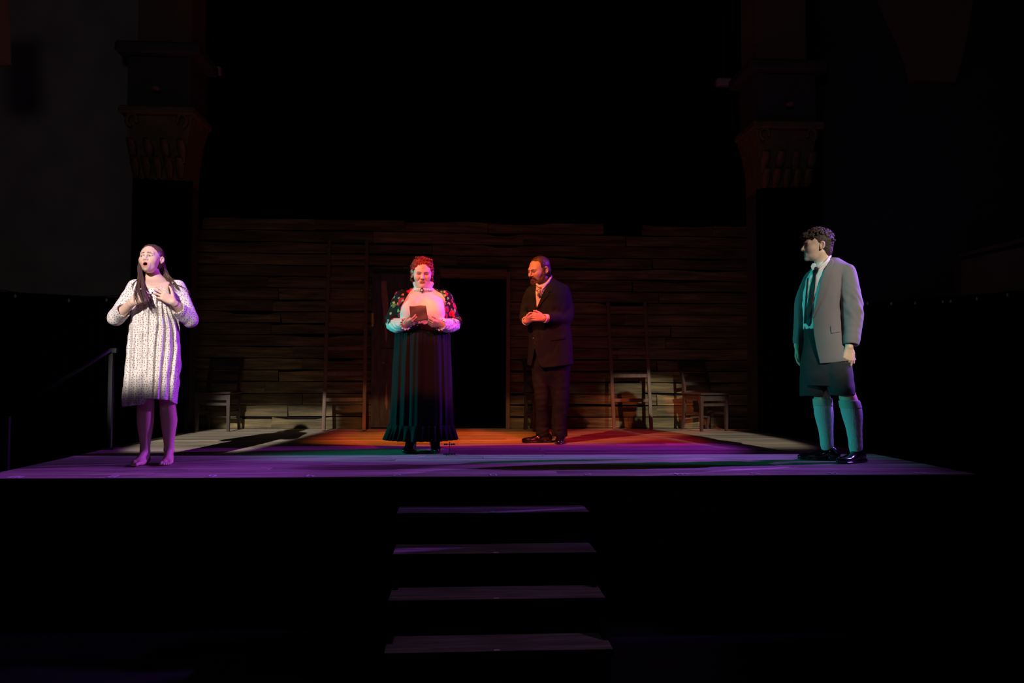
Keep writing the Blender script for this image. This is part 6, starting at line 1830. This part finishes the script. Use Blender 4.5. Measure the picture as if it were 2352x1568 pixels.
    sleeve(J, [q(1864, 640, 0.07), q(1844, 690, 0.10), q(1840, 735, 0.12), q(1834, 786, 0.10)], (0.062, 0.060, 0.056, 0.048), 0.025)
    zel = q(1955, 700, 0)[2]; wj = wob(26, 0.004, 61); wj2 = wob(55, 0.004, 62)
    J.fn(lambda P: wj(P) * 0.5 + wj2(P) * np.exp(-((P[:, 2] - zel) / 0.12) ** 2) * (P[:, 0] > 0.06), None, 0, 0, 'd')
    Jbase = Field(); Jbase.ops = list(J.ops)
    opn = poly2(p.fr.poly([(1860, 590), (1862, 612), (1852, 650), (1845, 690), (1841, 730), (1838, 790), (1836, 850), (1888, 850), (1881, 825), (1875, 800), (1869, 765), (1867, 731), (1876, 690), (1884, 652), (1892, 622), (1908, 590), (1905, 580)], -0.14))
    J.fn(lambda P: np.maximum(opn(P), P[:, 1] - 0.0), None, 0, 0.004, 's')
    side = poly2(p.fr.poly([(1800, 600), (1862, 600), (1862, 612), (1853, 650), (1846, 690), (1842, 730), (1839, 790), (1837, 850), (1800, 850)], -0.10))
    J.fn(lambda P: np.maximum(side(P), P[:, 1] - 0.045), None, 0, 0.006, 's')
    J.cap(q(1888, 560, 0.02), q(1890, 608, 0.025), 0.072, 0.078, 0.004, 's')
    hem = poly2(p.fr.poly([(1815, 834), (1834, 836), (1860, 838), (1884, 835), (1921, 832), (1969, 826), (1990, 826), (1990, 880), (1815, 880)], -0.1))
    J.fn(hem, None, 0, 0.003, 's')
    core = [(600, 1886, 1928, 0.05, 0.02)] + [(r[0], r[1] + 5, r[2] - 6, r[3] - 0.020, r[4]) for r in rowsJ if r[0] >= 622] + [(870, 1838, 1964, 0.145, 0.0)]
    J.loft(p.fr.secs(core), 0.003, 's', 2.4)
    lo, hi = bounds([q(1818, 588, 0), q(1990, 842, 0)], 0.02); lo[1] = -0.22; hi[1] = 0.22
    jk = p.part('jacket', J.mesh(lo, hi, 0.0048), mj, 'grey flannel jacket worn open')
    lapR = [(1909, 589), (1915, 598), (1910, 613), (1904, 618), (1906, 628), (1898, 660), (1886, 694), (1868, 732), (1866, 730), (1876, 690), (1884, 652), (1892, 622)]
    for nm, poly, o_ in (('lapel', lapR, 0.0065), ('pocket_flap', [(1907, 748), (1931, 745), (1931, 762), (1909, 766)], 0.0085)):
        D_ = decal(Jbase, p.fr.poly(poly, -0.13), o_, 0.0)
        xs = np.array(p.fr.poly(poly, -0.13)); lo = np.array([xs[:, 0].min() - 0.02, -0.24, xs[:, 1].min() - 0.02]); hi = np.array([xs[:, 0].max() + 0.02, 0.02, xs[:, 1].max() + 0.02])
        p.part(nm, D_.mesh(lo, hi, 0.0034), mj, None, None, jk)
    # curly hair, long on top and short at the sides
    mh = mat('dark_curly_hair', (0.026, 0.016, 0.011), 0.6, spec=0.25, noise=(90, (0.06, 0.04, 0.025), 2))
    Hf = Field()
    Hf.ell(h2((0, 0.026, 0.040)), np.array((0.080, 0.098, 0.085)) * p.hs, 0.01, p.hR)
    Hf.ell(h2((0, 0.060, -0.02)), np.array((0.066, 0.050, 0.07)) * p.hs, 0.02, p.hR)
    Hf.ell(h2((0, -0.082, 0.0)), np.array((0.075, 0.068, 0.082)) * p.hs, 0.006, p.hR, 's')
    for s_ in (-1, 1):
        Hf.ell(h2((s_ * 0.085, -0.040, -0.035)), np.array((0.03, 0.045, 0.062)) * p.hs, 0.005, p.hR, 's')
        Hf.ell(h2((s_ * 0.088, 0.014, -0.010)), np.array((0.019, 0.023, 0.038)) * p.hs, 0.005, p.hR, 's')
    r_ = random.Random(23); pts = []
    while len(pts) < 330:
        u = r_.uniform(-1.2, 1.2); v_ = r_.uniform(-0.1, 2.9)
        d = np.array([math.sin(u), -math.cos(v_) * math.cos(u), math.sin(v_) * math.cos(u)])
        c = np.array([0.082 * d[0], 0.008 + 0.113 * d[1], 0.050 + 0.092 * d[2]])
        if c[2] < 0.055: continue
        if c[1] < -0.05 and c[2] < 0.062: continue
        pts.append(c)
    curls(Hf, h2, pts, (0.006, 0.0125), r_, p.hR, 0.003)
    fr2 = [np.array([max(-0.06, min(0.06, r_.gauss(0.0, 0.034))), -0.096 + max(-0.012, r_.gauss(0, 0.008)), 0.078 + max(-0.016, min(0.02, r_.gauss(0, 0.012)))]) for _ in range(60)]
    curls(Hf, h2, fr2, (0.006, 0.012), r_, p.hR, 0.003)
    bk2 = [np.array([r_.gauss(0.0, 0.04), 0.100 + max(-0.01, min(0.008, r_.gauss(0, 0.006))), 0.045 + r_.gauss(0, 0.025)]) for _ in range(60)]
    curls(Hf, h2, bk2, (0.005, 0.009), r_, p.hR, 0.003)
    Hf.fn(wob(260, 0.0016, 91), None, 0, 0, 'd')
    lo, hi = bounds([h2((x, y, z)) for x in (-0.11, 0.11) for y in (-0.13, 0.14) for z in (-0.11, 0.16)], 0.01)
    p.part('hair', Hf.mesh(lo, hi, 0.0031), mh, 'dark curly hair cut short at the sides')
    return p
youth()
